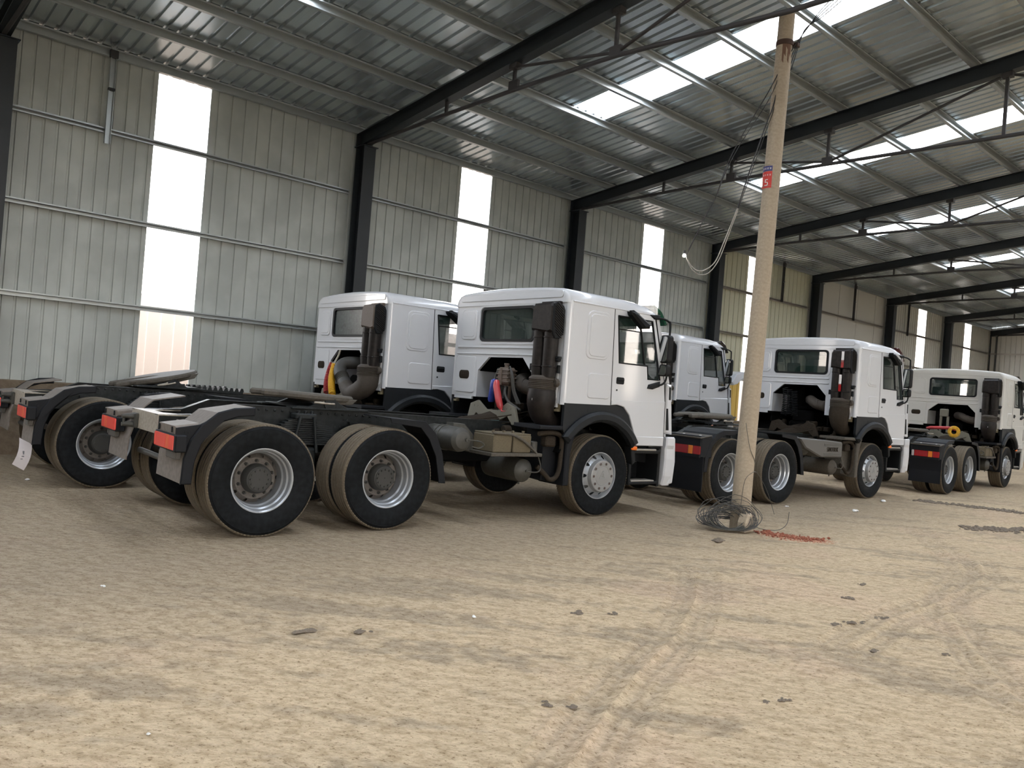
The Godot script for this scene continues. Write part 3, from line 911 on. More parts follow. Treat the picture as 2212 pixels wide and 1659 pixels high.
func make_chassis(t: Node3D, cfg: Dictionary):
	var dirty: bool = cfg.get("grimy", false)
	var paint: Material = M.chassis_paint
	for s in [1.0, -1.0]:
		var r := part("frame_rail", shape("frame_rail", func(b):
			b.prism(v2([-0.75, 1.04, -0.28, 1.06, 0.0, 1.175, 1.0, 1.165, 3.6, 1.12, 5.7, 1.02, 5.7, 0.80, 3.6, 0.86, 0.2, 0.87, -0.3, 0.87, -0.75, 0.865]), 2, 0.418, 0.430)
			b.sheet(v2([0.0, 1.172, 1.0, 1.162, 3.6, 1.117, 5.7, 1.017]), 2, 0.35, 0.435, 0.012)
			b.sheet(v2([-0.75, 1.038, -0.28, 1.058, 0.0, 1.172]), 2, 0.35, 0.435, 0.012)
			b.sheet(v2([-0.75, 0.868, 0.2, 0.873, 3.6, 0.863, 5.7, 0.803]), 2, 0.35, 0.435, 0.012)), paint, t)
		var bolts := part("rivets", shape("rivets", func(b):
			for k in 20:
				var x := 0.06 + k * 0.085 + (0.10 if k > 8 else 0.0)
				b.lathe(v2([0.014, 0.430, 0.014, 0.438, 0.008, 0.444, 0.0, 0.445]), 2, Vector3(x, 1.14 - 0.018 * x, 0), 8)
			for q in [[0.30, 1.02], [0.30, 0.95], [1.10, 0.98], [1.16, 0.98], [1.2, 1.06], [1.24, 1.06]]:
				b.lathe(v2([0.014, 0.430, 0.014, 0.438, 0.0, 0.442]), 2, Vector3(q[0], q[1], 0), 8)), paint, r)
		bolts.set_meta("kind", "stuff")
		part("stop_bracket", shape("stop_bracket", func(b):
			for x in [-0.10, 1.30]:
				b.box(Vector3(x, 1.03, 0.455), Vector3(0.10, 0.02, 0.05))
				b.box(Vector3(x - 0.03, 1.0, 0.455), Vector3(0.02, 0.06, 0.04))
				b.box(Vector3(x + 0.03, 1.0, 0.455), Vector3(0.02, 0.06, 0.04))), paint, r)
		# leaf spring and its U-bolts
		var sp := part("spring_saddle", shape("spring_saddle", func(b):
			b.box(Vector3(0.675, 1.09, 0.545), Vector3(0.24, 0.06, 0.13), 0.01)
			for x in [0.60, 0.675, 0.75]:
				b.cyl(0.018, 1.11, 1.15, 1, Vector3(x, 0, 0.575), 6, 0.003)
			b.box(Vector3(0.675, 0.66, 0.50), Vector3(0.30, 0.22, 0.20), 0.03)
			for k in [[0.60, 1.09, 0.53, 0.72], [0.75, 1.09, 0.80, 0.72]]:
				b.tube(v3([k[0], k[1], 0.63, k[2], k[3], 0.64]), 0.016, 6)), paint, t)
		for k in 12:
			var hl := 0.19 + 0.036 * k
			part("spring_leaf", shape("leaf_%d" % k, func(b):
				b.sheet(v2([0.675 - hl, -0.05 * hl * hl - 0.012, 0.675 - hl * 0.5, -0.012 * hl * hl, 0.675, 0.0, 0.675 + hl * 0.5, -0.012 * hl * hl, 0.675 + hl, -0.05 * hl * hl - 0.012]), 2, 0.50, 0.59, 0.017)), paint, sp, Vector3(0, 1.055 - k * 0.0225, 0))
		if s < 0:
			r.scale = Vector3(1, 1, -1)
			sp.scale = Vector3(1, 1, -1)
	# rear cross member with its top plate and towing clevis
	var cm := part("rear_crossmember", shape("crossmember", func(b):
		b.box(Vector3(-0.745, 0.95, 0), Vector3(0.012, 0.18, 0.88), 0.003)
		b.prism(v2([-0.75, -0.45, -0.75, 0.45, -0.28, 0.45, -0.28, 0.40, -0.52, 0.28, -0.62, 0.14, -0.62, -0.14, -0.52, -0.28, -0.28, -0.40, -0.28, -0.45]), 1, 1.036, 1.048)
		b.box(Vector3(-0.70, 0.872, 0), Vector3(0.10, 0.012, 0.86))), M.steel_plate_light, t)
	part("tow_clevis", shape("tow_clevis", func(b):
		b.box(Vector3(-0.765, 0.935, -0.26), Vector3(0.04, 0.15, 0.15), 0.01)
		for y in [0.975, 0.895]:
			b.tube(v3([-0.77, y, -0.26, -0.84, y, -0.26, -0.89, y - 0.003, -0.26]), [0.034, 0.026, 0.02], 10)
		b.tube(v3([-0.87, 0.885, -0.26, -0.87, 0.985, -0.26]), 0.012, 8)), M.tank_grey, cm)
	part("crossmember", shape("mid_members", func(b):
		for x in [0.66, 1.9, 2.9]:
			b.box(Vector3(x, 1.0, 0), Vector3(0.10, 0.22, 0.84), 0.01)
		b.box(Vector3(0.66, 0.95, 0), Vector3(0.5, 0.10, 0.84), 0.01)), paint, t)
	# axles, drive shaft, engine and gearbox
	part("rear_axle", shape("rear_axle", func(b):
		b.tube(v3([0, 0.515, -0.95, 0, 0.515, -0.3, 0, 0.52, -0.1, 0, 0.53, 0.0, 0, 0.52, 0.1, 0, 0.515, 0.3, 0, 0.515, 0.95]), [0.08, 0.09, 0.19, 0.23, 0.19, 0.09, 0.08], 14)), M.grime, t)
	part("middle_axle", shape("middle_axle", func(b):
		b.tube(v3([1.35, 0.515, -0.95, 1.35, 0.515, -0.3, 1.35, 0.52, -0.1, 1.35, 0.53, 0.0, 1.35, 0.52, 0.1, 1.35, 0.515, 0.3, 1.35, 0.515, 0.95]), [0.08, 0.09, 0.19, 0.23, 0.19, 0.09, 0.08], 14)
		b.tube(v3([0.1, 0.55, 0.0, 1.5, 0.62, 0.0, 3.1, 0.85, 0.0]), 0.055, 10)
		b.tube(v3([-0.02, 0.42, 0.35, 0.67, 0.50, 0.36, 1.35, 0.42, 0.35]), 0.035, 8)
		b.tube(v3([-0.02, 0.42, -0.35, 0.67, 0.50, -0.36, 1.35, 0.42, -0.35]), 0.035, 8)
		b.tube(v3([-0.45, 0.62, -0.80, -0.45, 0.62, 0.55]), 0.035, 10)), M.grime, t)
	part("front_axle", shape("front_axle", func(b):
		b.box(Vector3(4.534, 0.46, 0), Vector3(0.11, 0.12, 1.75), 0.03)
		for z in [-0.44, 0.44]:
			b.sheet(v2([3.75, 0.78, 4.2, 0.64, 4.534, 0.60, 4.9, 0.64, 5.4, 0.80]), 2, z - 0.045, z + 0.045, 0.06)), M.grime, t)
	part("gearbox", shape("gearbox", func(b):
		b.tube(v3([2.95, 0.90, 0, 3.1, 0.90, 0, 3.45, 0.92, 0, 3.75, 0.95, 0, 3.9, 0.95, 0]), [0.14, 0.24, 0.27, 0.33, 0.36], 12)
		b.box(Vector3(3.30, 1.06, 0.05), Vector3(0.36, 0.10, 0.30), 0.03)
		b.box(Vector3(3.15, 1.0, -0.22), Vector3(0.2, 0.2, 0.16), 0.03)
		for q in [[3.2, 1.04, 0.3], [3.35, 1.0, 0.38], [3.45, 1.02, 0.5], [3.3, 1.03, -0.3], [3.45, 1.0, -0.42]]:
			b.cyl(0.06, -0.05, 0.06, 0, Vector3(q[0], q[1], q[2]), 10, 0.01)), M.grime, t)
	part("engine", shape("engine", func(b):
		b.box(Vector3(4.55, 1.05, 0), Vector3(1.25, 0.62, 0.62), 0.05)
		b.box(Vector3(4.5, 1.45, 0), Vector3(1.15, 0.24, 0.46), 0.04)
		b.box(Vector3(3.98, 1.25, 0.12), Vector3(0.08, 0.25, 0.36), 0.02)), M.dark_inside, t)
	part("pipework", shape("pipework", func(b):
		var r := RandomNumberGenerator.new()
		r.seed = 77
		for k in 10:
			var a := Vector3(r.randf_range(2.9, 3.5), r.randf_range(1.06, 1.13), r.randf_range(-0.40, 0.40))
			var c := Vector3(r.randf_range(3.62, 4.0), r.randf_range(1.02, 1.30), r.randf_range(-0.5, 0.75))
			var m := (a + c) * 0.5 + Vector3(0, r.randf_range(-0.10, 0.0), r.randf_range(-0.1, 0.1))
			b.tube(curve([a.x, a.y, a.z, m.x, m.y, m.z, c.x, c.y, c.z], 5), r.randf_range(0.005, 0.009), 5)
		for k in 22:
			b.box(Vector3(r.randf_range(3.72, 4.2), r.randf_range(1.05, 1.36), r.randf_range(-0.55, 0.80)), Vector3(r.randf_range(0.05, 0.16), r.randf_range(0.05, 0.12), r.randf_range(0.05, 0.12)), 0.012)), M.grime, t)
	part("rear_cab_bracket", shape("cab_bracket", func(b):
		b.prism(v2([-0.50, 1.10, -0.44, 1.31, -0.28, 1.36, -0.10, 1.25, 0.16, 1.25, 0.34, 1.36, 0.50, 1.31, 0.58, 1.10, 0.47, 1.08, 0.36, 1.19, 0.22, 1.13, -0.16, 1.13, -0.30, 1.19, -0.41, 1.08]), 0, 3.56, 3.60, 0.004)
		for z in [-0.36, -0.28, 0.03, 0.34, 0.42]:
			b.cyl(0.016, 3.553, 3.562, 0, Vector3(0, 1.29 if absf(z - 0.03) > 0.2 else 1.19, z), 8)), M.bracket_olive if not dirty else M.grime, t)
	part("valve_block", shape("valve_block", func(b):
		b.cyl(0.05, 0.0, 0.14, 0, Vector3(3.35, 1.08, 0.30), 12, 0.01)
		b.box(Vector3(3.45, 1.07, 0.22), Vector3(0.18, 0.09, 0.09), 0.015)
		b.box(Vector3(3.62, 1.10, 0.05), Vector3(0.10, 0.12, 0.30), 0.02)), M.engine_teal, t)
	# fifth wheel
	var fw: Array = cfg.get("fifth", [0.97, 1.315, -2.0])
	var f := part("fifth_wheel", shape("fifth_wheel", func(b):
		var pts := PackedVector2Array()
		for k in 25:
			var a := deg_to_rad(-152.0 + 304.0 * k / 24.0)
			pts.append(Vector2(cos(a) * 0.50, sin(a) * 0.46))
		pts.append_array(v2([-0.60, 0.20, -0.61, 0.14, -0.40, 0.115, -0.10, 0.05, -0.03, 0.0, -0.10, -0.05, -0.40, -0.115, -0.61, -0.14, -0.60, -0.20]))
		b.prism(pts, 1, -0.07, 0.0, 0.02)
		both(func(s):
			b.prism(v2([-0.30, -0.03, 0.42, -0.03, 0.36, -0.09, 0.10, -0.11, -0.25, -0.07]), 2, s * 0.30, s * 0.36, 0.006))
		b.prism(v2([-0.42, -0.03, 0.44, -0.03, 0.40, -0.07, -0.3, -0.07]), 2, -0.28, 0.28, 0.004)), M.chassis_dusty, t, Vector3(fw[0], fw[1], 0), "dusty steel fifth wheel plate")
	f.rotation_degrees.z = fw[2]
	part("pivot_bracket", shape("fifth_pivot", func(b):
		both(func(s):
			b.prism(v2([0.72, 1.17, 1.28, 1.17, 1.14, 1.24, 1.08, 1.30, 0.96, 1.30, 0.90, 1.24]), 2, s * 0.37, s * 0.43, 0.006)
			b.cyl(0.075, 0.0, 0.02, 2, Vector3(1.02, 1.235, s * 0.43), 16, 0.004)
			b.box(Vector3(1.02, 1.175, s * 0.40), Vector3(0.9, 0.02, 0.16), 0.004))
		b.box(Vector3(1.02, 1.185, 0), Vector3(0.75, 0.02, 0.84), 0.004)), paint, t, Vector3(fw[0] - 1.02 + 0.05, fw[1] - 1.33, 0))
	part("release_handle", shape("release_handle", func(b):
		b.tube(v3([0.1, -0.08, 0.2, -0.06, -0.085, 0.50, -0.18, -0.09, 0.54]), 0.012, 6)
		b.tube(curve([-0.18, -0.09, 0.54, -0.12, -0.09, 0.60, 0.02, -0.09, 0.58, 0.04, -0.09, 0.52], 4), 0.010, 6)), M.steel_plate_light, f)
	if cfg.get("rack", false):
		var rk := part("toothed_rack", shape("rack", func(b):
			both(func(s):
				b.box(Vector3(1.55, 1.185, s * 0.33), Vector3(0.8, 0.03, 0.09))
				for k in 9:
					b.prism(v2([1.30 + k * 0.075, 1.195, 1.365 + k * 0.075, 1.195, 1.35 + k * 0.075, 1.245, 1.32 + k * 0.075, 1.245]), 2, s * 0.29, s * 0.37))), paint, t)
		rk.set_meta("kind", "stuff")
	# tanks, batteries, boxes along the right side, fuel tank on the left
	part("air_tank", shape("air_tank_one", func(b):
		b.lathe(v2([0.0, 0.36, 0.09, 0.38, 0.135, 0.43, 0.142, 0.48, 0.142, 0.98, 0.136, 1.03, 0.10, 1.07, 0.0, 1.10]), 2, Vector3(2.37, 0.925, 0), 28, 30.0)
		for z in [0.66, 0.74]:
			b.lathe(v2([0.142, z - 0.014, 0.150, z - 0.014, 0.150, z + 0.014, 0.142, z + 0.014]), 2, Vector3(2.37, 0.925, 0), 28)
		b.tube(curve([2.40, 0.93, 1.09, 2.44, 0.93, 1.13, 2.55, 0.92, 1.15, 2.62, 0.88, 1.14, 2.56, 0.84, 1.12, 2.47, 0.86, 1.10], 4), 0.008, 6)
		b.cyl(0.02, 1.09, 1.115, 2, Vector3(2.40, 0.93, 0), 8)
		b.prism(v2([2.45, 1.10, 2.62, 1.09, 2.95, 0.80, 2.90, 0.74, 2.70, 0.76, 2.44, 0.85]), 2, 0.60, 0.75, 0.01)), M.tank_grey, t)
	part("air_tank", shape("air_tank_two", func(b):
		b.lathe(v2([0.0, 0.30, 0.1, 0.32, 0.14, 0.38, 0.145, 0.43, 0.145, 0.98, 0.139, 1.03, 0.10, 1.07, 0.0, 1.10]), 2, Vector3(3.33, 0.572, 0), 28, 30.0)
		b.tube(curve([3.33, 0.575, 1.10, 3.38, 0.565, 1.13, 3.48, 0.57, 1.14, 3.53, 0.63, 1.12, 3.50, 0.74, 1.10], 4), 0.008, 6)
		b.cyl(0.018, 1.09, 1.11, 2, Vector3(3.33, 0.575, 0), 8)
		b.cyl(0.012, 0.405, 0.43, 1, Vector3(3.30, 0, 1.0), 8)), M.tank_grey if not dirty else M.chassis_dusty, t)
	if cfg.get("battery_cover", false):
		var bc := part("battery_cover", shape("battery_cover", func(b):
			b.prism(v2([1.98, 1.085, 2.78, 1.075, 3.38, 1.045, 3.40, 1.02, 3.40, 0.765, 2.69, 0.765, 2.18, 0.92]), 2, 0.72, 1.17, 0.02)
			for y in [1.005, 0.985, 0.835, 0.815]:
				b.box(Vector3(3.05, y, 1.172), Vector3(0.56, 0.010, 0.012), 0.004)), M.cover_grey, t, Vector3.ZERO, "grey moulded battery cover with raised lettering")
		var tm := TextMesh.new()
		var sf := SystemFont.new()
		sf.font_names = PackedStringArray(["Droid Sans"])
		tm.font = sf
		tm.text = "SINOTRUK"
		tm.font_size = 32
		tm.pixel_size = 0.0026
		tm.depth = 0.008
		var tx := part("lettering", tm, M.grime, bc, Vector3(3.05, 0.905, 1.173))
		tx.scale = Vector3(0.98, 1.2, 1)
	else:
		var tray := part("battery_tray", shape("battery_tray", func(b):
			b.box(Vector3(3.10, 0.775, 0.96), Vector3(0.78, 0.04, 0.44), 0.006)
			b.tube(curve([2.74, 1.02, 1.14, 3.0, 1.01, 1.17, 3.2, 0.93, 1.18, 3.40, 0.80, 1.17], 4), 0.016, 6)), M.chassis_dusty, t)
		for x in [2.89, 3.19]:
			part("battery", shape("battery", func(b):
				b.box(Vector3(0, 0.90, 0.95), Vector3(0.275, 0.21, 0.40), 0.012)
				b.box(Vector3(0, 1.012, 0.95), Vector3(0.265, 0.02, 0.38), 0.005)
				for k in [-0.08, 0.08]:
					b.cyl(0.018, 1.015, 1.05, 1, Vector3(k, 0, 1.05), 8)), M.battery_case, tray, Vector3(x, 0, 0))
		part("canister", shape("canister", func(b): b.cyl(0.06, 0.80, 0.93, 1, Vector3(3.46, 0, 1.02), 16, 0.01)), M.tank_grey, t)
	part("exhaust_stub", shape("exhaust_stub", func(b): b.cyl(0.075, -0.02, 0.16, 0, Vector3(2.12, 0.62, 0.78), 14, 0.02)), M.dark_inside, t)
	part("pipe_loop", shape("pipe_loop", func(b):
		b.tube(curve([3.46, 1.03, 1.12, 3.66, 1.05, 1.13, 3.79, 1.02, 1.14, 3.83, 0.93, 1.14, 3.83, 0.75, 1.14, 3.82, 0.60, 1.14, 3.77, 0.50, 1.14, 3.68, 0.475, 1.13, 3.60, 0.54, 1.12, 3.50, 0.63, 1.08], 5), 0.030, 10)
		b.box(Vector3(3.66, 0.94, 1.08), Vector3(0.17, 0.13, 0.12), 0.02)), M.grime, t)
	var fm := shape("front_mudguard", func(b):
		b.prism(v2([3.40, 1.135, 4.04, 1.135, 4.04, 1.08, 3.40, 1.09]), 2, 0.70, 1.20, 0.008)
		b.prism(v2([3.86, 1.12, 4.05, 1.12, 3.985, 0.98, 3.945, 0.80, 3.945, 0.40, 3.86, 0.40]), 2, 0.72, 1.20, 0.015)
		b.prism(v2([3.62, 0.46, 3.90, 0.40, 3.90, 1.10, 3.62, 1.10]), 2, 0.70, 1.04, 0.01))
	for s in [1.0, -1.0]:
		var o := part("front_mudguard", fm, M.fender_black if not dirty else M.chassis_dusty, t)
		if s < 0:
			o.scale = Vector3(1, 1, -1)
	part("fuel_tank", shape("fuel_tank", func(b):
		b.prism(rrect(-1.20, 0.42, -0.56, 1.02, 0.14, 4), 0, 1.95, 3.35, 0.02, true)
		for x in [2.2, 2.65, 3.1]:
			b.ring(rrect(-1.215, 0.405, -0.545, 1.035, 0.15, 4), rrect(-1.19, 0.43, -0.57, 1.01, 0.13, 4), 0, x, x + 0.05)), M.tank_grey, t)
	part("under_tray", shape("under_tray", func(b):
		b.box(Vector3(3.3, 0.62, -0.1), Vector3(1.0, 0.10, 0.5), 0.03)
		b.cyl(0.17, -0.4, 0.35, 2, Vector3(2.3, 0.72, 0), 16, 0.03)
		b.box(Vector3(2.9, 0.72, 0.42), Vector3(1.1, 0.20, 0.16), 0.02)), M.dark_inside, t)
	# middle mudguards
	var mm := shape("middle_mudguard", func(b):
		b.sheet(v2([1.30, 1.145, 1.72, 1.12, 1.88, 0.98, 1.97, 0.78, 2.035, 0.47]), 2, 0.68, 1.235, 0.012)
		b.prism(v2([1.30, 1.15, 1.74, 1.128, 1.895, 0.985, 1.985, 0.785, 2.05, 0.465, 1.965, 0.47, 1.90, 0.76, 1.80, 0.94, 1.68, 1.06, 1.32, 1.10]), 2, 1.228, 1.245, 0.004))
	for s in [1.0, -1.0]:
		var o := part("middle_mudguard", mm, M.fender_black, t)
		if s < 0:
			o.scale = Vector3(1, 1, -1)
	make_tail(t, cfg)


func lamp(o: Node3D, pink: bool):
	# from the inner end: clear, red, amber, red
	var spans := [[0.70, 0.755, "lamp_clear"], [0.755, 1.035, "lamp_dark_red"], [1.035, 1.125, "lamp_amber"], [1.125, 1.26, "lamp_dark_red"]]
	if pink:  # brighter copies, back light put into the lens colours
		spans = [[0.70, 0.755, "lamp_red_lit"], [0.755, 1.035, "lamp_red_lit"], [1.035, 1.125, "lamp_amber_lit"], [1.125, 1.26, "lamp_red_lit"]]
	for k in 4:
		part("lens", shape("lens_%d" % k, func(b): b.prism(rrect(spans[k][0] + 0.001, 0.787, spans[k][1] - 0.001, 0.917, 0.016 if k in [0, 3] else 0.003, 3), 0, -0.845, -0.808, 0.007)), M[spans[k][2]], o)


func make_tail(t: Node3D, cfg: Dictionary):
	for s in [1.0, -1.0]:
		var o: MeshInstance3D
		if cfg.get("fender", "steel") == "steel":
			o = part("rear_fender", shape("fender_steel", func(b):
				b.sheet(v2([-0.14, 1.185, -0.47, 1.125, -0.60, 1.01]), 2, 0.72, 1.235, 0.014)
				b.sheet(v2([-0.60, 1.01, -0.69, 0.88, -0.737, 0.72, -0.748, 0.50]), 2, 0.54, 1.235, 0.014)
				b.prism(v2([-0.83, 1.00, -0.62, 1.03, -0.60, 0.93, -0.82, 0.925]), 2, 0.76, 1.22, 0.018)), M.fender_dusty, t, Vector3.ZERO, "dusty grey steel rear fender")
			part("fender_skirt", shape("fender_skirt", func(b):
				b.prism(v2([-0.14, 1.195, -0.33, 1.18, -0.475, 1.135, -0.61, 1.02, -0.70, 0.885, -0.75, 0.72, -0.76, 0.495, -0.665, 0.495, -0.65, 0.70, -0.605, 0.845, -0.53, 0.96, -0.42, 1.055, -0.30, 1.10, -0.14, 1.115]), 2, 1.232, 1.265, 0.01)
				b.prism(v2([-0.82, 0.985, -0.62, 1.02, -0.52, 1.075, -0.655, 0.86, -0.76, 0.78, -0.82, 0.80]), 2, 1.215, 1.236, 0.004)
				b.lathe(v2([0.02, 1.23, 0.02, 1.242, 0.012, 1.242, 0.012, 1.236]), 2, Vector3(-0.73, 0.945, 0), 12)
				b.box(Vector3(-0.79, 0.852, 1.0), Vector3(0.10, 0.15, 0.60), 0.01)
				for z in [0.80, 1.16]:
					b.box(Vector3(-0.833, 0.965, z), Vector3(0.012, 0.05, 0.02), 0.003)), M.fender_black, o)
			part("lamp_box", shape("lamp_box", func(b):
				b.box(Vector3(-0.765, 0.735, 1.03), Vector3(0.05, 0.07, 0.28), 0.008)
				b.box(Vector3(-0.793, 0.742, 1.155), Vector3(0.01, 0.035, 0.03))), M.cover_grey, o)
		else:
			o = part("rear_fender", shape("fender_rubber", func(b):
				var pts := v2([0.02, 1.165, -0.30, 1.155, -0.47, 1.10, -0.62, 0.96, -0.70, 0.78, -0.72, 0.55])
				b.sheet(pts, 2, 0.64, 1.25, 0.02)
				b.prism(v2([0.02, 1.175, -0.31, 1.167, -0.48, 1.11, -0.635, 0.965, -0.715, 0.785, -0.735, 0.53, -0.655, 0.53, -0.635, 0.76, -0.56, 0.91, -0.43, 1.03, -0.28, 1.085, 0.0, 1.10]), 2, 1.245, 1.275, 0.008)
				b.prism(v2([-0.84, 1.065, -0.56, 1.075, -0.56, 0.74, -0.84, 0.74]), 2, 0.68, 1.27, 0.02)
				b.sheet(v2([-0.80, 0.76, -0.79, 0.50, -0.80, 0.24]), 2, 0.66, 1.30, 0.014)), M.fender_black, t)
			part("lamp_shelf", shape("lamp_shelf", func(b): b.prism(v2([-0.88, 1.045, -0.60, 1.085, -0.60, 1.07, -0.87, 1.028]), 2, 0.67, 1.28, 0.004)), M.chassis_dusty, o)
			part("label_sticker", shape("shelf_sticker", func(b):
				b.xf = Transform3D(Basis(Vector3(0, 0, 1), 0.14), Vector3(-0.72, 1.072, 0))
				for z in [0.84, 1.15]:
					b.box(Vector3(0, 0, z), Vector3(0.03, 0.004, 0.03))
				b.xf = Transform3D()), M.sign_white, o)
		var tl := part("tail_lamp", shape("tail_lamp_back", func(b): b.box(Vector3(-0.80, 0.852, 0.98), Vector3(0.03, 0.14, 0.57), 0.006)), M.black_plastic, o, Vector3.ZERO, "red tail lamp")
		tl.reparent(t, false)
		tl.name = "tail_lamp" if s > 0 else "tail_lamp_001"
		lamp(tl, cfg.get("fender", "steel") == "steel")
		if s < 0:
			o.scale = Vector3(1, 1, -1)
			tl.scale = Vector3(1, 1, -1)
	part("rear_rod", shape("rear_rod", func(b): b.tube(v3([-0.60, 0.60, -0.62, -0.60, 0.60, 0.62]), 0.03, 10)), M.tank_grey, t)


func make_truck(label: String, at: Vector3, yaw: float, cfg: Dictionary) -> Node3D:
	var t := thing("truck", label, "truck", at, "white tractor trucks parked in the shed")
	t.rotation.y = -yaw
	make_chassis(t, cfg)
	for s in [1.0, -1.0]:
		for x in [0.0, 1.35]:
			make_wheel(t, Vector3(x, 0.515, s * 1.085), s, "outer")
			make_wheel(t, Vector3(x, 0.515, s * 0.735), s, "inner")
		make_wheel(t, Vector3(4.534, 0.515, s * 1.015), s, "front")
	make_cab(t, cfg, cfg.get("lift", 0.0))
	make_intake(t, cfg, cfg.get("lift", 0.0))
	return t


func coil(a: Vector3, c: Vector3, sag: Vector3, r: float, turns: int, wire: float, b: MB):
	var path := PackedVector3Array()
	for k in turns * 8 + 1:
		var u := float(k) / (turns * 8)
		var p := a.lerp(c, u) + sag * sin(u * PI)
		var d := (c - a + sag * PI * cos(u * PI)).normalized()
		var n := d.cross(Vector3(1, 0, 0)).normalized()
		var m := d.cross(n)
		var w := TAU * turns * u
		path.append(p + (n * cos(w) + m * sin(w)) * r)
	b.tube(path, wire, 5)


func trucks():
	var a := make_truck("white tractor truck in front, the largest in view, with red lamps on dusty grey fenders", Vector3(3.474, 0, -8.292), 0.0486, {"fifth": [0.97, 1.325, -1.5], "visor": "visor_green"})
	var b := make_truck("white tractor truck behind the largest one, fifth wheel tilted up and cloudy rear window", Vector3(3.009, 0, -11.541), 0.0486, {"fifth": [0.90, 1.355, 13.0], "dusty_glass": true, "faded_intake": true, "elbow": "side", "rack": true})
	var c := make_truck("white tractor truck just behind the concrete pole, with red and white tape on its intake", Vector3(11.082, 0, -8.157), 0.0547, {"lift": 0.11, "fender": "rubber", "battery_cover": true, "grimy": true, "tapes": true, "visor": "visor_red", "fifth": [0.85, 1.38, 2.0]})
	var d := make_truck("cream white tractor truck farthest right, with a yellow hose coil behind its cab", Vector3(19.05, 0, -7.81), -0.033, {"lift": 0.08, "fender": "rubber", "paint": "cream_paint", "visor": "visor_dark", "fifth": [0.75, 1.36, 0.0]})
	var e := make_truck("white tractor truck by the wall sheets with the painted yellow glow, its front panel swung open", Vector3(10.641, 0, -11.809), 0.025, {"lift": 0.17, "flap_open": true, "visor": "visor_dark", "fender": "rubber"})
	# expansion tank, hoses and small things behind the cabs
	var rs := part("expansion_tank", shape("expansion_tank", func(m):
		m.box(Vector3(3.66, 1.70, 0.17), Vector3(0.14, 0.24, 0.25), 0.03)
		for y in [1.63, 1.68, 1.73, 1.78]:
			m.box(Vector3(3.66, y, 0.17), Vector3(0.152, 0.022, 0.262), 0.008)
		m.box(Vector3(3.585, 1.70, 0.14), Vector3(0.02, 0.235, 0.045), 0.008)
		m.cyl(0.028, 1.82, 1.85, 1, Vector3(3.65, 0, 0.17), 12, 0.004)
		m.cyl(0.035, 1.85, 1.875, 1, Vector3(3.65, 0, 0.17), 12, 0.004)
		m.box(Vector3(3.67, 1.46, 0.24), Vector3(0.03, 0.26, 0.03))
		m.box(Vector3(3.67, 1.46, 0.06), Vector3(0.03, 0.26, 0.03))), M.intake_faded, a, Vector3.ZERO, "ribbed brown expansion tank")
	part("hose", shape("tank_hoses", func(m):
		for k in 3:
			m.tube(curve([3.62, 1.80 - k * 0.02, 0.26 + k * 0.03, 3.58, 1.83 - k * 0.03, 0.33 + k * 0.02, 3.56, 1.72, 0.39 + k * 0.015, 3.58, 1.52, 0.42 + k * 0.02, 3.60, 1.36, 0.50 + k * 0.03], 5), 0.011, 6)
		m.tube(curve([3.64, 1.58, 0.20, 3.60, 1.48, 0.24, 3.60, 1.38, 0.32, 3.62, 1.32, 0.45, 3.62, 1.28, 0.55], 5), 0.018, 6)), M.hose_rubber, rs)
	part("stand", shape("hook", func(m):
		m.tube(curve([3.72, 1.74, -0.02, 3.68, 1.80, -0.03, 3.64, 1.76, -0.01, 3.64, 1.66, 0.0], 4), 0.012, 6)
		m.tube(v3([3.66, 1.30, 0.08, 3.66, 1.66, 0.10]), 0.02, 6)), M.hose_rubber, a)
	var wb := thing("hose_bundle", "air hose wrapped in blue plastic, hanging behind the largest truck's cab", "hose", a.position)
	wb.rotation = a.rotation
	part("wrapping", shape("blue_wrap", func(m): m.tube(v3([3.60, 1.66, 0.0, 3.60, 1.64, 0.0, 3.60, 1.60, -0.005, 3.585, 1.38, -0.02, 3.585, 1.35, -0.02]), [0.02, 0.048, 0.052, 0.050, 0.035], 12)), M.wrap_blue, wb)
	part("hose_end", shape("blue_end", func(m): m.tube(curve([3.60, 1.65, 0.0, 3.61, 1.74, 0.02, 3.66, 1.76, 0.05, 3.68, 1.70, 0.07], 4), 0.012, 6)), M.hose_rubber, wb)
	var wr := thing("hose_bundle", "air hose wrapped in red plastic, hanging aslant behind the largest truck's cab", "hose", a.position)
	wr.rotation = a.rotation
	part("wrapping", shape("red_wrap", func(m): m.tube(v3([3.56, 1.64, 0.105, 3.55, 1.61, 0.11, 3.54, 1.56, 0.125, 3.53, 1.38, 0.21, 3.53, 1.31, 0.245, 3.54, 1.27, 0.26]), [0.03, 0.042, 0.046, 0.048, 0.044, 0.02], 12)), M.wrap_red, wr)
	part("hose_end", shape("red_end", func(m): m.tube(curve([3.54, 1.275, 0.26, 3.50, 1.25, 0.33, 3.48, 1.255, 0.42], 4), [0.018, 0.016, 0.014, 0.012, 0.010, 0.008, 0.006, 0.005, 0.004], 6)), M.wrap_red, wr)
	part("hose_coil", shape("red_coil", func(m): coil(Vector3(3.60, 1.72, -0.20), Vector3(3.53, 1.25, -0.19), Vector3(0, 0, -0.07), 0.050, 24, 0.010, m)), M.hose_red, b, Vector3.ZERO, "coiled red air hose")
	part("hose_coil", shape("yellow_coil", func(m): coil(Vector3(3.58, 1.72, -0.08), Vector3(3.50, 1.24, 0.06), Vector3(0, 0, -0.07), 0.050, 26, 0.010, m)), M.hose_yellow, b, Vector3.ZERO, "coiled yellow air hose")
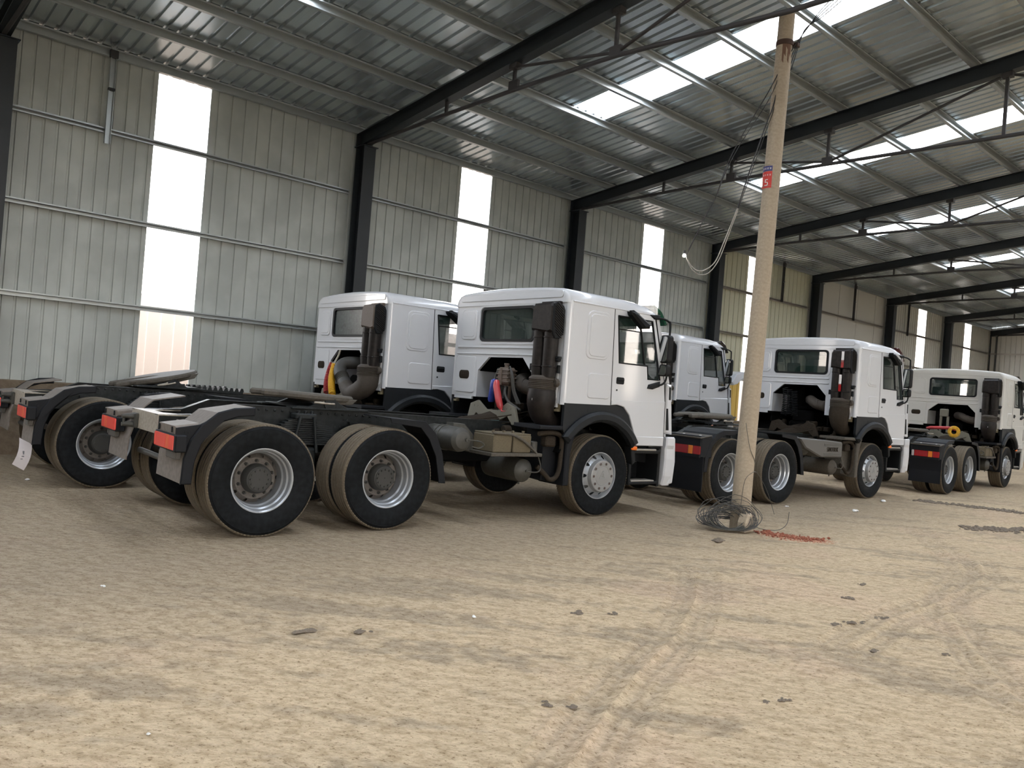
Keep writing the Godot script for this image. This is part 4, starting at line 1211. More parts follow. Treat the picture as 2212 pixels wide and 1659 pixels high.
	part("hose_coupling", shape("couplings", func(m):
		for k in 2:
			m.tube(v3([3.70 - k * 0.03, 1.95, -0.17 + k * 0.05, 3.68 - k * 0.03, 1.86, -0.18 + k * 0.05, 3.60 - k * 0.03, 1.71, -0.20 + k * 0.11]), [0.014, 0.016, 0.010], 8)), M.steel_plate_light, b)
	# truck by the pole: a bunch of black coiled hose
	part("hose_coil", shape("black_coils", func(m):
		for k in 3:
			coil(Vector3(3.72, 1.98 - k * 0.03, -0.28 + k * 0.10), Vector3(3.68, 1.45, -0.26 + k * 0.12), Vector3(0.0, 0.0, 0.02 - k * 0.01), 0.052, 15, 0.009, m)), M.black_plastic, c, Vector3.ZERO, "bunch of black coiled air hoses")
	# farthest truck: expansion tank bracket and loose coils
	part("expansion_tank", shape("bracket_tank", func(m):
		m.box(Vector3(3.60, 1.80, -0.12), Vector3(0.08, 0.20, 0.20), 0.015)
		m.box(Vector3(3.63, 1.50, -0.20), Vector3(0.05, 0.42, 0.05))
		m.box(Vector3(3.63, 1.50, -0.03), Vector3(0.05, 0.42, 0.05))), M.bracket_olive, d)
	var yc := thing("hose_coil", "yellow coiled air hose lying behind the farthest truck's cab", "hose", d.position)
	yc.rotation = d.rotation
	part("coil", shape("loose_coil", func(m):
		var path := PackedVector3Array()
		for k in 30 * 8 + 1:
			var u := TAU * k / 240.0
			var w := u * 30.0
			var rr := 0.105 + 0.040 * cos(w)
			path.append(Vector3(2.9 + 0.040 * sin(w), 1.33 + rr * cos(u), 0.36 + rr * sin(u)))
		m.tube(path, 0.009, 5)), M.hose_yellow, yc)
	part("wrapping", shape("loose_wrap", func(m): m.tube(v3([2.95, 1.37, -0.30, 2.93, 1.39, -0.20, 2.92, 1.41, 0.10, 2.91, 1.42, 0.28, 2.90, 1.37, 0.40]), [0.03, 0.042, 0.042, 0.04, 0.015], 10)), M.wrap_red, yc, Vector3.ZERO, "red plastic wrapping")
	var sh := thing("paper_sheet", "white paper sheet taped to the mudflap at the far left", "paper", b.position)
	sh.rotation = b.rotation
	part("sheet", shape("paper", func(m):
		# hangs by its upper edge, bowed a little
		var top := [Vector3(-0.871, 0.567, 1.17), Vector3(-0.733, 0.49, 1.12)]
		var low := [Vector3(-0.925, 0.272, 1.20), Vector3(-0.80, 0.196, 1.16)]
		for k in 6:
			var q := []
			for u in [k / 6.0, (k + 1) / 6.0]:
				var bow := Vector3(0.02, 0, 0.03) * sin(u * PI)
				q.append(top[0].lerp(low[0], u) + bow)
				q.append(top[1].lerp(low[1], u) + bow)
			m.q4(q[0], q[1], q[3], q[2], Vector3(-0.3, 0, 1))
			var back := Vector3(0.001, 0, -0.003)
			m.q4(q[0] + back, q[1] + back, q[3] + back, q[2] + back, Vector3(0.3, 0, -1))), M.paper, sh)
	part("print", shape("paper_print", func(m):
		m.box(Vector3(-0.822, 0.40, 1.196), Vector3(0.018, 0.040, 0.003))
		m.box(Vector3(-0.828, 0.36, 1.198), Vector3(0.030, 0.012, 0.003))
		m.box(Vector3(-0.836, 0.33, 1.199), Vector3(0.022, 0.008, 0.003))), M.ink, sh)


# ---------------------------------------------------------------- the shed

func roof_y(z: float) -> float:
	return 6.2 + 0.127 * (13.83 - absf(z))


func ribs(w: float, count: int, depth: float, rw: float) -> PackedVector2Array:
	var p := PackedVector2Array([Vector2(0, 0)])
	for i in count:
		var c := w * (i + 0.5) / count
		p.append_array([Vector2(c - rw, 0), Vector2(c - rw * 0.6, depth), Vector2(c + rw * 0.6, depth), Vector2(c + rw, 0)])
	p.append(Vector2(w, 0))
	return p


# a standing ribbed sheet, its inner face at z = 0, ribs outward
func wall_sheet(w: float, h: float, count: int) -> Mesh:
	return shape("wall_%.3f_%.3f_%d" % [w, h, count], func(b):
		var p := ribs(w, count, -0.022, 0.022)
		for i in p.size() - 1:
			var n := Vector3(-(p[i + 1].y - p[i].y), 0, p[i + 1].x - p[i].x)
			for k in [0.0, -0.008]:
				b.q4(Vector3(p[i].x, 0, p[i].y + k), Vector3(p[i + 1].x, 0, p[i + 1].y + k), Vector3(p[i + 1].x, h, p[i + 1].y + k), Vector3(p[i].x, h, p[i].y + k), n if k == 0.0 else -n)
		# the lap at the seam
		b.box(Vector3(0.004, h * 0.5, -0.006), Vector3(0.008, h, 0.012)))


func wall_run(parent: Node3D, x0: float, x1: float, y0: float, y1: float, m: Material, pitch := 0.889, count := 4):
	var n := maxi(1, roundi((x1 - x0) / pitch))
	var w := (x1 - x0) / n
	for i in n:
		part("wall_sheet", wall_sheet(w, y1 - y0, count), m, parent, Vector3(x0 + i * w, y0, 0))


func pane_mesh(w: float, h: float) -> Mesh:
	return shape("pane_%.3f_%.3f" % [w, h], func(b):
		var p := ribs(w, 4, -0.022, 0.022)
		for i in p.size() - 1:
			b.q4(Vector3(p[i].x, 0, p[i].y), Vector3(p[i + 1].x, 0, p[i + 1].y), Vector3(p[i + 1].x, h, p[i + 1].y), Vector3(p[i].x, h, p[i].y), Vector3(0, 0, 1)))


func roof_sheet(w: float, z0: float, z1: float, thin := false) -> Mesh:
	return shape("roof_%.3f_%.2f_%.2f_%s" % [w, z0, z1, thin], func(b):
		var p := ribs(w, 4, 0.036, 0.034)
		for i in p.size() - 1:
			var n := Vector3(p[i + 1].y - p[i].y, -(p[i + 1].x - p[i].x), 0)
			for k in ([0.0] if thin else [0.0, 0.008]):
				var q := []
				for e in [[i, z0], [i + 1, z0], [i + 1, z1], [i, z1]]:
					q.append(Vector3(p[e[0]].x, roof_y(e[1]) + 0.15 + p[e[0]].y + k, e[1]))
				b.q4(q[0], q[1], q[2], q[3], n if k == 0.0 else -n))


func girt_mesh(l: float) -> Mesh:
	return shape("girt_%.2f" % l, func(b):
		b.prism(v2([0.0, 0.035, 0.10, 0.035, 0.10, 0.012, 0.094, 0.012, 0.094, 0.029, 0.006, 0.029, 0.006, -0.029, 0.10, -0.029, 0.10, -0.048, 0.094, -0.048, 0.094, -0.035, 0.0, -0.035]), 0, 0, l))


func purlin_mesh(l: float) -> Mesh:
	return shape("purlin_%.2f" % l, func(b):
		b.prism(v2([-0.035, 0.0, 0.035, 0.0, 0.035, 0.022, 0.029, 0.022, 0.029, 0.006, -0.029, 0.006, -0.029, 0.134, 0.029, 0.134, 0.029, 0.118, 0.035, 0.118, 0.035, 0.14, -0.035, 0.14]), 0, 0, l))


func shed():
	var back := struct("wall_back")
	var wb := MB.new()
	wb.box(Vector3(17.1, 0.5, WALL_Z - 0.09), Vector3(54.4, 1.20, 0.24), 0.02)
	part("plinth", wb.mesh(), M.plinth, back)
	var sheets := Node3D.new()
	sheets.name = "cladding"
	sheets.position = Vector3(0, 0, WALL_Z)
	back.add_child(sheets, true)
	var strips := {-2: 2.4, -1: 2.5, 0: 2.24, 1: 2.59, 2: 2.88, 3: 2.09, 5: 3.33, 6: 2.74}
	var win := 0
	for k in range(-2, 7):
		var x0 := COL0 + BAY * k
		var mm: Material = M.wall_metal_grey if k >= 4 else M.wall_metal
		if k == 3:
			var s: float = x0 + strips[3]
			wall_run(sheets, x0, s, 1.10, 2.385, M.wall_metal_yellow_glow)  # lower sheets carry the painted yellow glow
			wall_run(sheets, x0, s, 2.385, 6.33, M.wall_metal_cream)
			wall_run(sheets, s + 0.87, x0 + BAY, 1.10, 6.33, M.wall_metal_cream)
		elif k == 4:
			wall_run(sheets, x0, x0 + 4.38, 1.10, 6.33, mm, 1.46, 1)
			wall_run(sheets, x0 + 4.38, x0 + BAY, 3.74, 6.33, mm, 1.46, 1)
			wall_run(sheets, x0 + 4.48, x0 + BAY, 1.10, 3.74, mm, 1.46, 1)
		else:
			var s: float = x0 + strips[k]
			wall_run(sheets, x0, s, 1.10, 6.33, mm)
			wall_run(sheets, s + 0.87, x0 + BAY, 1.10, 6.33, mm)
		for y in [5.079, 3.74, 2.385]:
			part("girt", girt_mesh(5.74), M.galvanised_warm if k >= 3 else M.galvanised, back, Vector3(x0 + 0.13, y, WALL_Z + 0.004))
		if strips.has(k):
			win += 1
			var w := struct("window_%d" % win)
			part("pane", pane_mesh(0.87, 5.23), M.translucent_sheet, w, Vector3(x0 + strips[k], 1.10, WALL_Z))
	# end walls and the side behind the viewer, its gateway added to let in light
	for e in [["wall_right", 44.125, -PI / 2], ["wall_left", -9.89, PI / 2]]:
		var w := struct(e[0])
		var c := Node3D.new()
		c.name = "cladding"
		c.position = Vector3(e[1], 0, -13.9 if e[2] > 0 else 13.9)
		c.rotation.y = -e[2] if e[2] < 0 else -PI / 2
		w.add_child(c, true)
		c.position = Vector3(e[1], 0, -13.9)
		c.rotation.y = -PI / 2
		wall_run(c, 0, 27.8, -0.1, 8.3, M.wall_metal_grey)
		part("corner_trim", shape("corner_trim", func(b): b.box(Vector3(0, 3.1, 0), Vector3(0.16, 6.5, 0.16), 0.004)), M.wall_metal_grey, w, Vector3(e[1], 0, -13.92))
		if e[2] < 0:
			for y in [2.385, 3.74, 5.079]:
				var g := part("girt", girt_mesh(27.6), M.galvanised_warm, w, Vector3(e[1] - 0.004, y, -13.8))
				g.rotation.y = -PI / 2
	var front := struct("wall_front")
	var fc := Node3D.new()
	fc.name = "cladding"
	fc.position = Vector3(0, 0, 13.9)
	front.add_child(fc, true)
	for k in range(-2, 7):
		var x0 := COL0 + BAY * k
		if k in [-1]:
			wall_run(fc, x0, x0 + BAY, 5.2, 6.33, M.wall_metal)
			continue
		wall_run(fc, x0, x0 + 2.5, 0.0, 6.33, M.wall_metal)
		wall_run(fc, x0 + 3.37, x0 + BAY, 0.0, 6.33, M.wall_metal)
		wall_run(fc, x0 + 2.5, x0 + 3.37, 0.0, 1.1, M.wall_metal)
		win += 1
		var w := struct("window_%d" % win)
		part("pane", pane_mesh(0.87, 5.23), M.translucent_sheet, w, Vector3(x0 + 2.5, 1.10, 13.9))
	# roof
	var ceil := struct("ceiling")
	for side in [0, 1]:
		for k in range(-2, 7):
			var x0 := COL0 + BAY * k
			for i in 7:
				var w: float = 0.793 if i < 3 else 0.87 if i == 3 else 0.917
				var x: float = x0 + (0.793 * i if i < 4 else 2.379 + 0.87 + 0.917 * (i - 4)) - (0.0)
				var spans := [[-14.15, 0.02]] if i != 3 else [[-14.15, -10.45], [-1.2, 0.02]]
				for sp in spans:
					var o := part("roof_sheet", roof_sheet(w, sp[0], sp[1]), M.roof_metal, ceil, Vector3(x, 0, 0))
					if side == 1:
						o.position.x = x + w
						o.rotation.y = PI
				if i == 3:
					win += 1
					var wn := struct("window_%d" % win)
					var o := part("pane", roof_sheet(w, -10.45, -1.2, true), M.translucent_sheet, wn, Vector3(x, 0.002, 0))
					if side == 1:
						o.position.x = x + w
						o.rotation.y = PI
		for j in 13:
			var z := -13.79 + 1.105 * j
			var o := part("purlin", purlin_mesh(54.1), M.galvanised, ceil, Vector3(-9.9, roof_y(z) + 0.004, z))
			if side == 1:
				o.position = Vector3(44.2, roof_y(z) + 0.004, -z)
				o.rotation.y = PI
	# columns and roof trusses
	var order := ["", "", "cut by the left edge of the photo", "rising behind the cloudy-windowed cab", "behind the largest truck", "just left of the concrete pole", "just right of the concrete pole", "above the pole-side truck's right end", "next to last before the corner", "in the far corner"]
	for k in range(0, 8):
		var x := COL0 + BAY * k + 0.04
		var c := thing("steel_column", "dark steel column at the rear wall, " + order[k + 2], "column", Vector3(x, 0, -13.64))
		part("shaft", shape("column", func(b):
			b.box(Vector3(0, 2.97, 0), Vector3(0.010, 5.92, 0.28))
			b.box(Vector3(0, 2.97, 0.145), Vector3(0.26, 5.94, 0.012), 0.002)
			b.box(Vector3(0, 2.97, -0.145), Vector3(0.26, 5.94, 0.012), 0.002)), M.steel_dark, c)
		part("cap_plate", shape("column_cap", func(b): b.box(Vector3(0, 5.945, 0.01), Vector3(0.32, 0.016, 0.36), 0.003)), M.steel_dark, c)
		var which: String = order[k + 2]
		var t := thing("roof_truss", "dark rafter with rod truss on the column " + which, "truss", Vector3(x - 0.04, 0, 0))
		for s in [-1.0, 1.0]:
			var r := part("rafter", shape("rafter", func(b):
				b.prism(v2([-13.80, roof_y(13.80) - 0.25, -13.80, roof_y(13.80), 0, roof_y(0), 0, roof_y(0) - 0.25]), 0, -0.005, 0.005)
				b.sheet(v2([-13.80, roof_y(13.80) - 0.005, 0, roof_y(0) - 0.005]), 0, -0.09, 0.09, 0.010)
				b.sheet(v2([-13.80, roof_y(13.80) - 0.247, 0, roof_y(0) - 0.247]), 0, -0.09, 0.09, 0.010)
				b.box(Vector3(0, 6.07, -13.78), Vector3(0.20, 0.25, 0.02))), M.steel_dark, t)
			var dip := 0.14 if k == 1 else 0.0
			var ch := part("bottom_chord", shape("chord_%.2f" % dip, func(b): b.tube(v3([0, 5.985, -13.5, 0, 6.075, -11.2, 0, 6.12, -9.2, 0, 6.13, -7.36, 0, 6.13 - dip, -4.8, 0, 6.13 - dip, 0]), 0.033, 8)), M.steel_rod, t)
			if s > 0:
				r.rotation.y = PI
				ch.rotation.y = PI
			for z in [11.09, 9.40, 7.36, 4.45]:
				var y0 := 6.13 if z < 10 else 6.085
				var y1 := roof_y(z) - 0.25
				part("post", shape("post_%.2f" % z, func(b):
					b.box(Vector3(0, (y0 + y1) * 0.5, 0), Vector3(0.05, y1 - y0, 0.05), 0.006)
					if z < 11:
						b.box(Vector3(0, y1 - 0.03, 0), Vector3(0.12, 0.09, 0.16), 0.004)
						if z > 5:
							b.box(Vector3(0, y0 + 0.06, 0), Vector3(0.06, 0.14, 0.20), 0.004)), M.steel_rod, t, Vector3(0, 0, s * z))
			for q in [[9.35, roof_y(9.4) - 0.30, 7.45, 6.19], [7.28, 6.19, 4.55, roof_y(4.45) - 0.30], [4.35, roof_y(4.45) - 0.30, 1.6, 6.15]]:
				part("diagonal", shape("diag_%.2f_%s" % [q[0], s], func(b): b.tube(v3([0, q[1], s * q[0], 0, q[3], s * q[2]]), 0.024, 8)), M.steel_rod, t)
	# hanging channel bars on the rear wall
	var bars := [[3.61, 4.86, "left of the first tall wall window", "galvanised"], [24.05, 5.05, "right of the concrete pole, above the pole-side truck", "steel_rod"], [29.18, 5.02, "in the bay with wide flat wall sheets", "steel_rod"], [34.06, 4.95, "left of the second last tall wall window", "steel_rod"]]
	for q in bars:
		var o := thing("hanger_bar", "upright channel bar hung from the eave, " + q[2], "bar", Vector3(q[0], 0, WALL_Z + 0.14))
		part("channel", shape("bar_%.2f" % q[1], func(b):
			b.box(Vector3(0, (q[1] + 6.36) * 0.5, 0), Vector3(0.085, 6.36 - q[1], 0.008))
			b.box(Vector3(-0.04, (q[1] + 6.36) * 0.5, 0.02), Vector3(0.006, 6.36 - q[1], 0.05))
			b.box(Vector3(0.04, (q[1] + 6.36) * 0.5, 0.02), Vector3(0.006, 6.36 - q[1], 0.05))), M[q[3]], o)
		part("bolt_plate", shape("bar_plate", func(b): b.box(Vector3(0, 6.25, 0.03), Vector3(0.12, 0.12, 0.06), 0.006)), M.steel_rod, o)
		part("clip", shape("bar_clip_%.2f" % q[1], func(b): b.box(Vector3(0, 5.70, 0.03), Vector3(0.10, 0.04, 0.06), 0.006)), M.steel_dark, o)


# ---------------------------------------------------------------- floor

func track_depth(x: float, z: float) -> float:
	var out := 0.0
	for tr in tracks:
		if x < tr.lo.x or x > tr.hi.x or z < tr.lo.y or z > tr.hi.y:
			continue
		var best := 9.0
		var run := 0.0
		var along := 0.0
		var sd := 0.0
		var q := Vector2(x, z)
		for i in tr.p.size() - 1:
			var a: Vector2 = tr.p[i]
			var b: Vector2 = tr.p[i + 1]
			var ab := b - a
			var u := clampf((q - a).dot(ab) / ab.length_squared(), 0.0, 1.0)
			var d := (a + ab * u).distance_to(q)
			if d < best:
				best = d
				along = run + u * ab.length()
				sd = ab.cross(q - a)
			run += ab.length()
		var off := signf(sd) * best
		# two worn treads side by side, each of two zigzag grooves
		for lane in tr.lanes:
			var e: float = absf(off - lane)
			if e < 0.10:
				out += 0.004 * smoothstep(0.10, 0.07, e)
				var zig := 0.008 * (absf(fmod(along / 0.05, 2.0) - 1.0) * 2.0 - 1.0)
				var worn := 0.55 + 0.45 * n_low.get_noise_2d(along * 5.0 + lane * 90.0, lane * 40.0)
				out += 0.017 * worn * smoothstep(0.022, 0.005, absf(e - 0.038 - zig))
			elif e < 0.135:
				out -= 0.007 * smoothstep(0.135, 0.108, e)
	return out


func streak(x: float, z: float) -> float:
	# ruts and scrapes run about across the view
	var u := x * 0.68 + z * 0.73
	var v := -x * 0.73 + z * 0.68
	return n_streak.get_noise_2d(u * 0.16, v * 1.6)


func floor_h(x: float, z: float) -> float:
	return n_low.get_noise_2d(x, z) * 0.012 + streak(x, z) * 0.008 + n_mid.get_noise_2d(x, z) * 0.006 - track_depth(x, z) - 0.012


func axis(parts) -> PackedFloat32Array:
	var out := PackedFloat32Array()
	for q in parts:
		var n := int(ceil((q[1] - q[0]) / q[2]))
		for i in n:
			out.append(q[0] + (q[1] - q[0]) * i / n)
	out.append(parts[-1][1])
	return out


func make_floor():
	for q in [[[2.3, -2.15, 2.70, -2.34, 3.18, -2.59, 3.82, -2.88, 4.60, -3.20, 5.55, -3.72, 6.4, -4.3], [-0.11, 0.11]], [[12.2, -4.6, 10.6, -3.6, 9.6, -3.08, 8.2, -2.75, 7.4, -2.5, 6.5, -2.05, 5.9, -1.72, 5.3, -1.36], [-0.09, 0.11]], [[5.4, -2.45, 6.6, -2.62, 7.5, -2.64, 8.6, -2.75, 9.4, -2.85, 10.4, -3.25], [-0.08, 0.12]]]:
		var p := v2(q[0])
		var lo := Vector2(INF, INF)
		var hi := -lo
		for a in p:
			lo = lo.min(a)
			hi = hi.max(a)
		tracks.append({"p": p, "lo": lo - Vector2.ONE * 0.4, "hi": hi + Vector2.ONE * 0.4, "lanes": q[1]})
	var xs := axis([[-9.9, -1.0, 0.6], [-1.0, 1.0, 0.15], [1.0, 1.8, 0.03], [1.8, 6.2, 0.016], [6.2, 7.5, 0.03], [7.5, 12.5, 0.06], [12.5, 22.0, 0.2], [22.0, 44.3, 0.8]])
	var zs := axis([[-13.97, -9.0, 0.3], [-9.0, -6.0, 0.08], [-6.0, -4.0, 0.03], [-4.0, -1.8, 0.016], [-1.8, -1.4, 0.03], [-1.4, -0.8, 0.06], [-0.8, 13.9, 0.7]])
	var nx := xs.size()
	var nz := zs.size()
	var pos := PackedVector3Array()
	var nor := PackedVector3Array()
	var col := PackedColorArray()
	var hs := PackedFloat32Array()
	pos.resize(nx * nz)
	nor.resize(nx * nz)
	col.resize(nx * nz)
	hs.resize(nx * nz)
	for j in nz:
		for i in nx:
			hs[j * nx + i] = floor_h(xs[i], zs[j])
	for j in nz:
		for i in nx:
			var k := j * nx + i
			var x := xs[i]
			var z := zs[j]
			pos[k] = Vector3(x, hs[k], z)
			var i0 := maxi(i - 1, 0)
			var i1 := mini(i + 1, nx - 1)
			var j0 := maxi(j - 1, 0)
			var j1 := mini(j + 1, nz - 1)
			nor[k] = Vector3(-(hs[j * nx + i1] - hs[j * nx + i0]) / (xs[i1] - xs[i0]), 1.0, -(hs[j1 * nx + i] - hs[j0 * nx + i]) / (zs[j1] - zs[j0])).normalized()
			# dry pale dust, damp darker streaks, a little pink clay
			var a := n_patch.get_noise_2d(x, z)
			var s := streak(x + 7.0, z - 3.0)
			var w := smoothstep(0.0, 0.5, a * 0.55 + s * 0.8 + n_mid.get_noise_2d(x * 2.0, z * 2.0) * 0.4)
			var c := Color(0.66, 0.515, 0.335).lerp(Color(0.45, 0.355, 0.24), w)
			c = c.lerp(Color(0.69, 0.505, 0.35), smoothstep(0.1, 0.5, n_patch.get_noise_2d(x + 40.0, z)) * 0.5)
			c = c.lerp(Color(0.33, 0.262, 0.18), smoothstep(-3.6, -6.6, z) * 0.85 * (1.0 - smoothstep(13.0, 17.0, x) * 0.5))  # shade toward the parked trucks painted into the ground colour
			c = c.lerp(Color(0.47, 0.37, 0.26), clampf(track_depth(x, z) * 40.0, 0.0, 0.6))
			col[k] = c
	var uv := PackedVector2Array()
	uv.resize(nx * nz)
	for k in nx * nz:
		uv[k] = Vector2(pos[k].x * 0.68 + pos[k].z * 0.73, -pos[k].x * 0.73 + pos[k].z * 0.68)
	var idx := PackedInt32Array()
	idx.resize((nx - 1) * (nz - 1) * 6)
	var n := 0
	for j in nz - 1:
		for i in nx - 1:
			var a := j * nx + i
			for q in [a, a + 1, a + nx + 1, a, a + nx + 1, a + nx]:
				idx[n] = q
				n += 1
	var arr := []
	arr.resize(Mesh.ARRAY_MAX)
	arr[Mesh.ARRAY_VERTEX] = pos
	arr[Mesh.ARRAY_NORMAL] = nor
	arr[Mesh.ARRAY_COLOR] = col
	arr[Mesh.ARRAY_INDEX] = idx
	arr[Mesh.ARRAY_TEX_UV] = uv
	arr[Mesh.ARRAY_TEX_UV2] = uv
	var me := ArrayMesh.new()
	me.add_surface_from_arrays(Mesh.PRIMITIVE_TRIANGLES, arr)
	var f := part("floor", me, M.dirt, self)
	f.set_meta("kind", "structure")
	var g := MB.new()
	g.box(Vector3(17, -0.35, 0), Vector3(400, 0.5, 400))
	var og := part("trim_1", g.mesh(), M.outside_dirt, self)
	og.set_meta("kind", "structure")
	og.set_meta("label", "bare ground outside the shed")
	g = MB.new()
	g.prism(v2([-46.0, -0.2, -40.0, 3.4, -36.0, 4.2, -33.0, 4.1, -30.0, 3.3, -24.0, -0.2]), 0, -60, 120, 0.0, true)  # unseen bank added so the low wall panes look peach
	var bank := part("added_bank_2", g.mesh(), M.outside_dirt, self)
	bank.set_meta("kind", "structure")
	bank.set_meta("label", "unseen earth bank added behind the rear wall to tint the low panes")


func lump(b: MB, c: Vector3, r: Vector3, rg: RandomNumberGenerator):
	# an uneven eight-sided stone
	var top := []
	var mid := []
	var n := 6
	for k in n:
		var a := TAU * k / n + rg.randf() * 0.5
		mid.append(c + Vector3(cos(a) * r.x * rg.randf_range(0.8, 1.15), r.y * rg.randf_range(-0.1, 0.2), sin(a) * r.z * rg.randf_range(0.8, 1.15)))
		top.append(c + Vector3(cos(a) * r.x * 0.55, r.y * rg.randf_range(0.7, 1.0), sin(a) * r.z * 0.55))
	var low := c - Vector3(0, r.y * 0.9, 0)
	var peak := c + Vector3(rg.randf_range(-0.2, 0.2) * r.x, r.y * 1.1, 0)
	b.sg(FLAT)
	for k in n:
		var j := (k + 1) % n
		b.t3(low, mid[k], mid[j], mid[k] + mid[j] - c * 2.0 - Vector3(0, r.y, 0))
		b.q4(mid[k], mid[j], top[j], top[k], mid[k] + mid[j] - c * 2.0)
		b.t3(peak, top[k], top[j], Vector3.UP)


func litter():
	# red brick crumbs beside the pole
	var rg := RandomNumberGenerator.new()
	rg.seed = 5
	var b := MB.new()
	for k in 420:
		var u := rg.randf()
		var x := lerpf(9.26, 9.52, u) + rg.randfn(0.0, 0.10)
		var z := lerpf(-5.28, -4.70, u) + rg.randfn(0.0, 0.05)
		if k < 16:
			x = rg.randf_range(9.1, 9.5)
			z = rg.randf_range(-5.7, -5.2)
		var r := rg.randf_range(0.004, 0.012) if k > 60 else rg.randf_range(0.012, 0.024)
		lump(b, Vector3(x, floor_h(x, z) + r * 0.5, z), Vector3(r * 1.3, r * 0.8, r), rg)
	var crumbs := part("brick_crumbs", b.mesh(), M.brick_red, self)
	tag(crumbs, "scatter of red brick crumbs on the floor beside the concrete pole", "rubble")
	crumbs.set_meta("kind", "stuff")
	b = MB.new()
	for k in 900:
		var u := rg.randf()
		var x := lerpf(9.24, 9.56, u) + rg.randfn(0.0, 0.11)
		var z := lerpf(-5.25, -4.62, u) + rg.randfn(0.0, 0.05)
		var r := rg.randf_range(0.003, 0.008)
		lump(b, Vector3(x, floor_h(x, z) + 0.001, z), Vector3(r * 2.6, r * 0.5, r * 2.0), rg)
	var dust := part("brick_dust", b.mesh(), M.brick_dust, crumbs, Vector3.ZERO, "thin orange brick dust")
	dust.set_meta("kind", "stuff")
	# a broken ridge of rubble at the right edge
	b = MB.new()
	for k in 700:
		var u := rg.randf()
		var x := lerpf(16.7, 17.3, u) + rg.randfn(0.0, 0.10)
		var z := lerpf(-6.3, -4.2, u) + rg.randfn(0.0, 0.06)
		if k % 3 == 0:
			x = lerpf(13.3, 14.6, rg.randf()) + rg.randfn(0.0, 0.15)
			z = -4.25 + (x - 13.3) * 0.42 + rg.randfn(0.0, 0.12)
		var r := rg.randf_range(0.008, 0.035)
		lump(b, Vector3(x, floor_h(x, z) + r * 0.2, z), Vector3(r * 1.5, r * 0.6, r * 1.2), rg)
	var ridge := part("rubble_ridge", b.mesh(), M.clod, self)
	tag(ridge, "low ridges of dark broken soil at the right edge of the floor", "rubble")
	ridge.set_meta("kind", "stuff")
	for q in [[8.125, -5.22, 0.10], [6.53, -2.67, 0.05], [6.1, -2.72, 0.055], [6.25, -2.69, 0.04], [5.92, -2.75, 0.045], [4.11, -2.16, 0.035], [4.0, -2.2, 0.025], [5.9, -1.98, 0.03], [2.94, -2.79, 0.04], [3.05, -2.72, 0.03], [6.9, -3.1, 0.05], [3.2, -1.72, 0.03], [2.5, -4.4, 0.06], [2.75, -4.25, 0.05], [5.55, -2.3, 0.04], [7.6, -3.3, 0.05], [4.35, -3.9, 0.05], [4.6, -3.75, 0.04]]:
		var m := MB.new()
		for k in 14:
			var r: float = q[2] * rg.randf_range(0.14, 0.42)
			lump(m, Vector3(rg.randfn(0.0, 0.5) * q[2], r * 0.25, rg.randfn(0.0, 0.35) * q[2]), Vector3(r * 1.3, r * 0.45, r), rg)
		var o := part("dirt_clod", m.mesh(), M.clod, self, Vector3(q[0], floor_h(q[0], q[1]), q[1]))
		tag(o, "small dark clod of soil lying on the pale dirt floor", "clod", "dark clods on the floor")
	for q in [[15.29, -6.40, 0.05], [13.1, -5.9, 0.045], [2.33, -11.1, 0.03], [1.75, -5.9, 0.014], [1.25, -3.45, 0.010], [3.6, -4.15, 0.016], [12.2, -6.6, 0.02]]:
		var m := MB.new()
		for k in 3:
			var r: float = q[2] * rg.randf_range(0.6, 1.0)
			lump(m, Vector3(rg.randf_range(-1, 1) * q[2], r * 0.4, rg.randf_range(-1, 1) * q[2]), Vector3(r, r * 0.6, r), rg)
		var o := part("white_scrap", m.mesh(), M.scrap_white, self, Vector3(q[0], floor_h(q[0], q[1]), q[1]))
		tag(o, "tiny white scrap lying on the dirt floor", "litter", "white scraps on the floor")


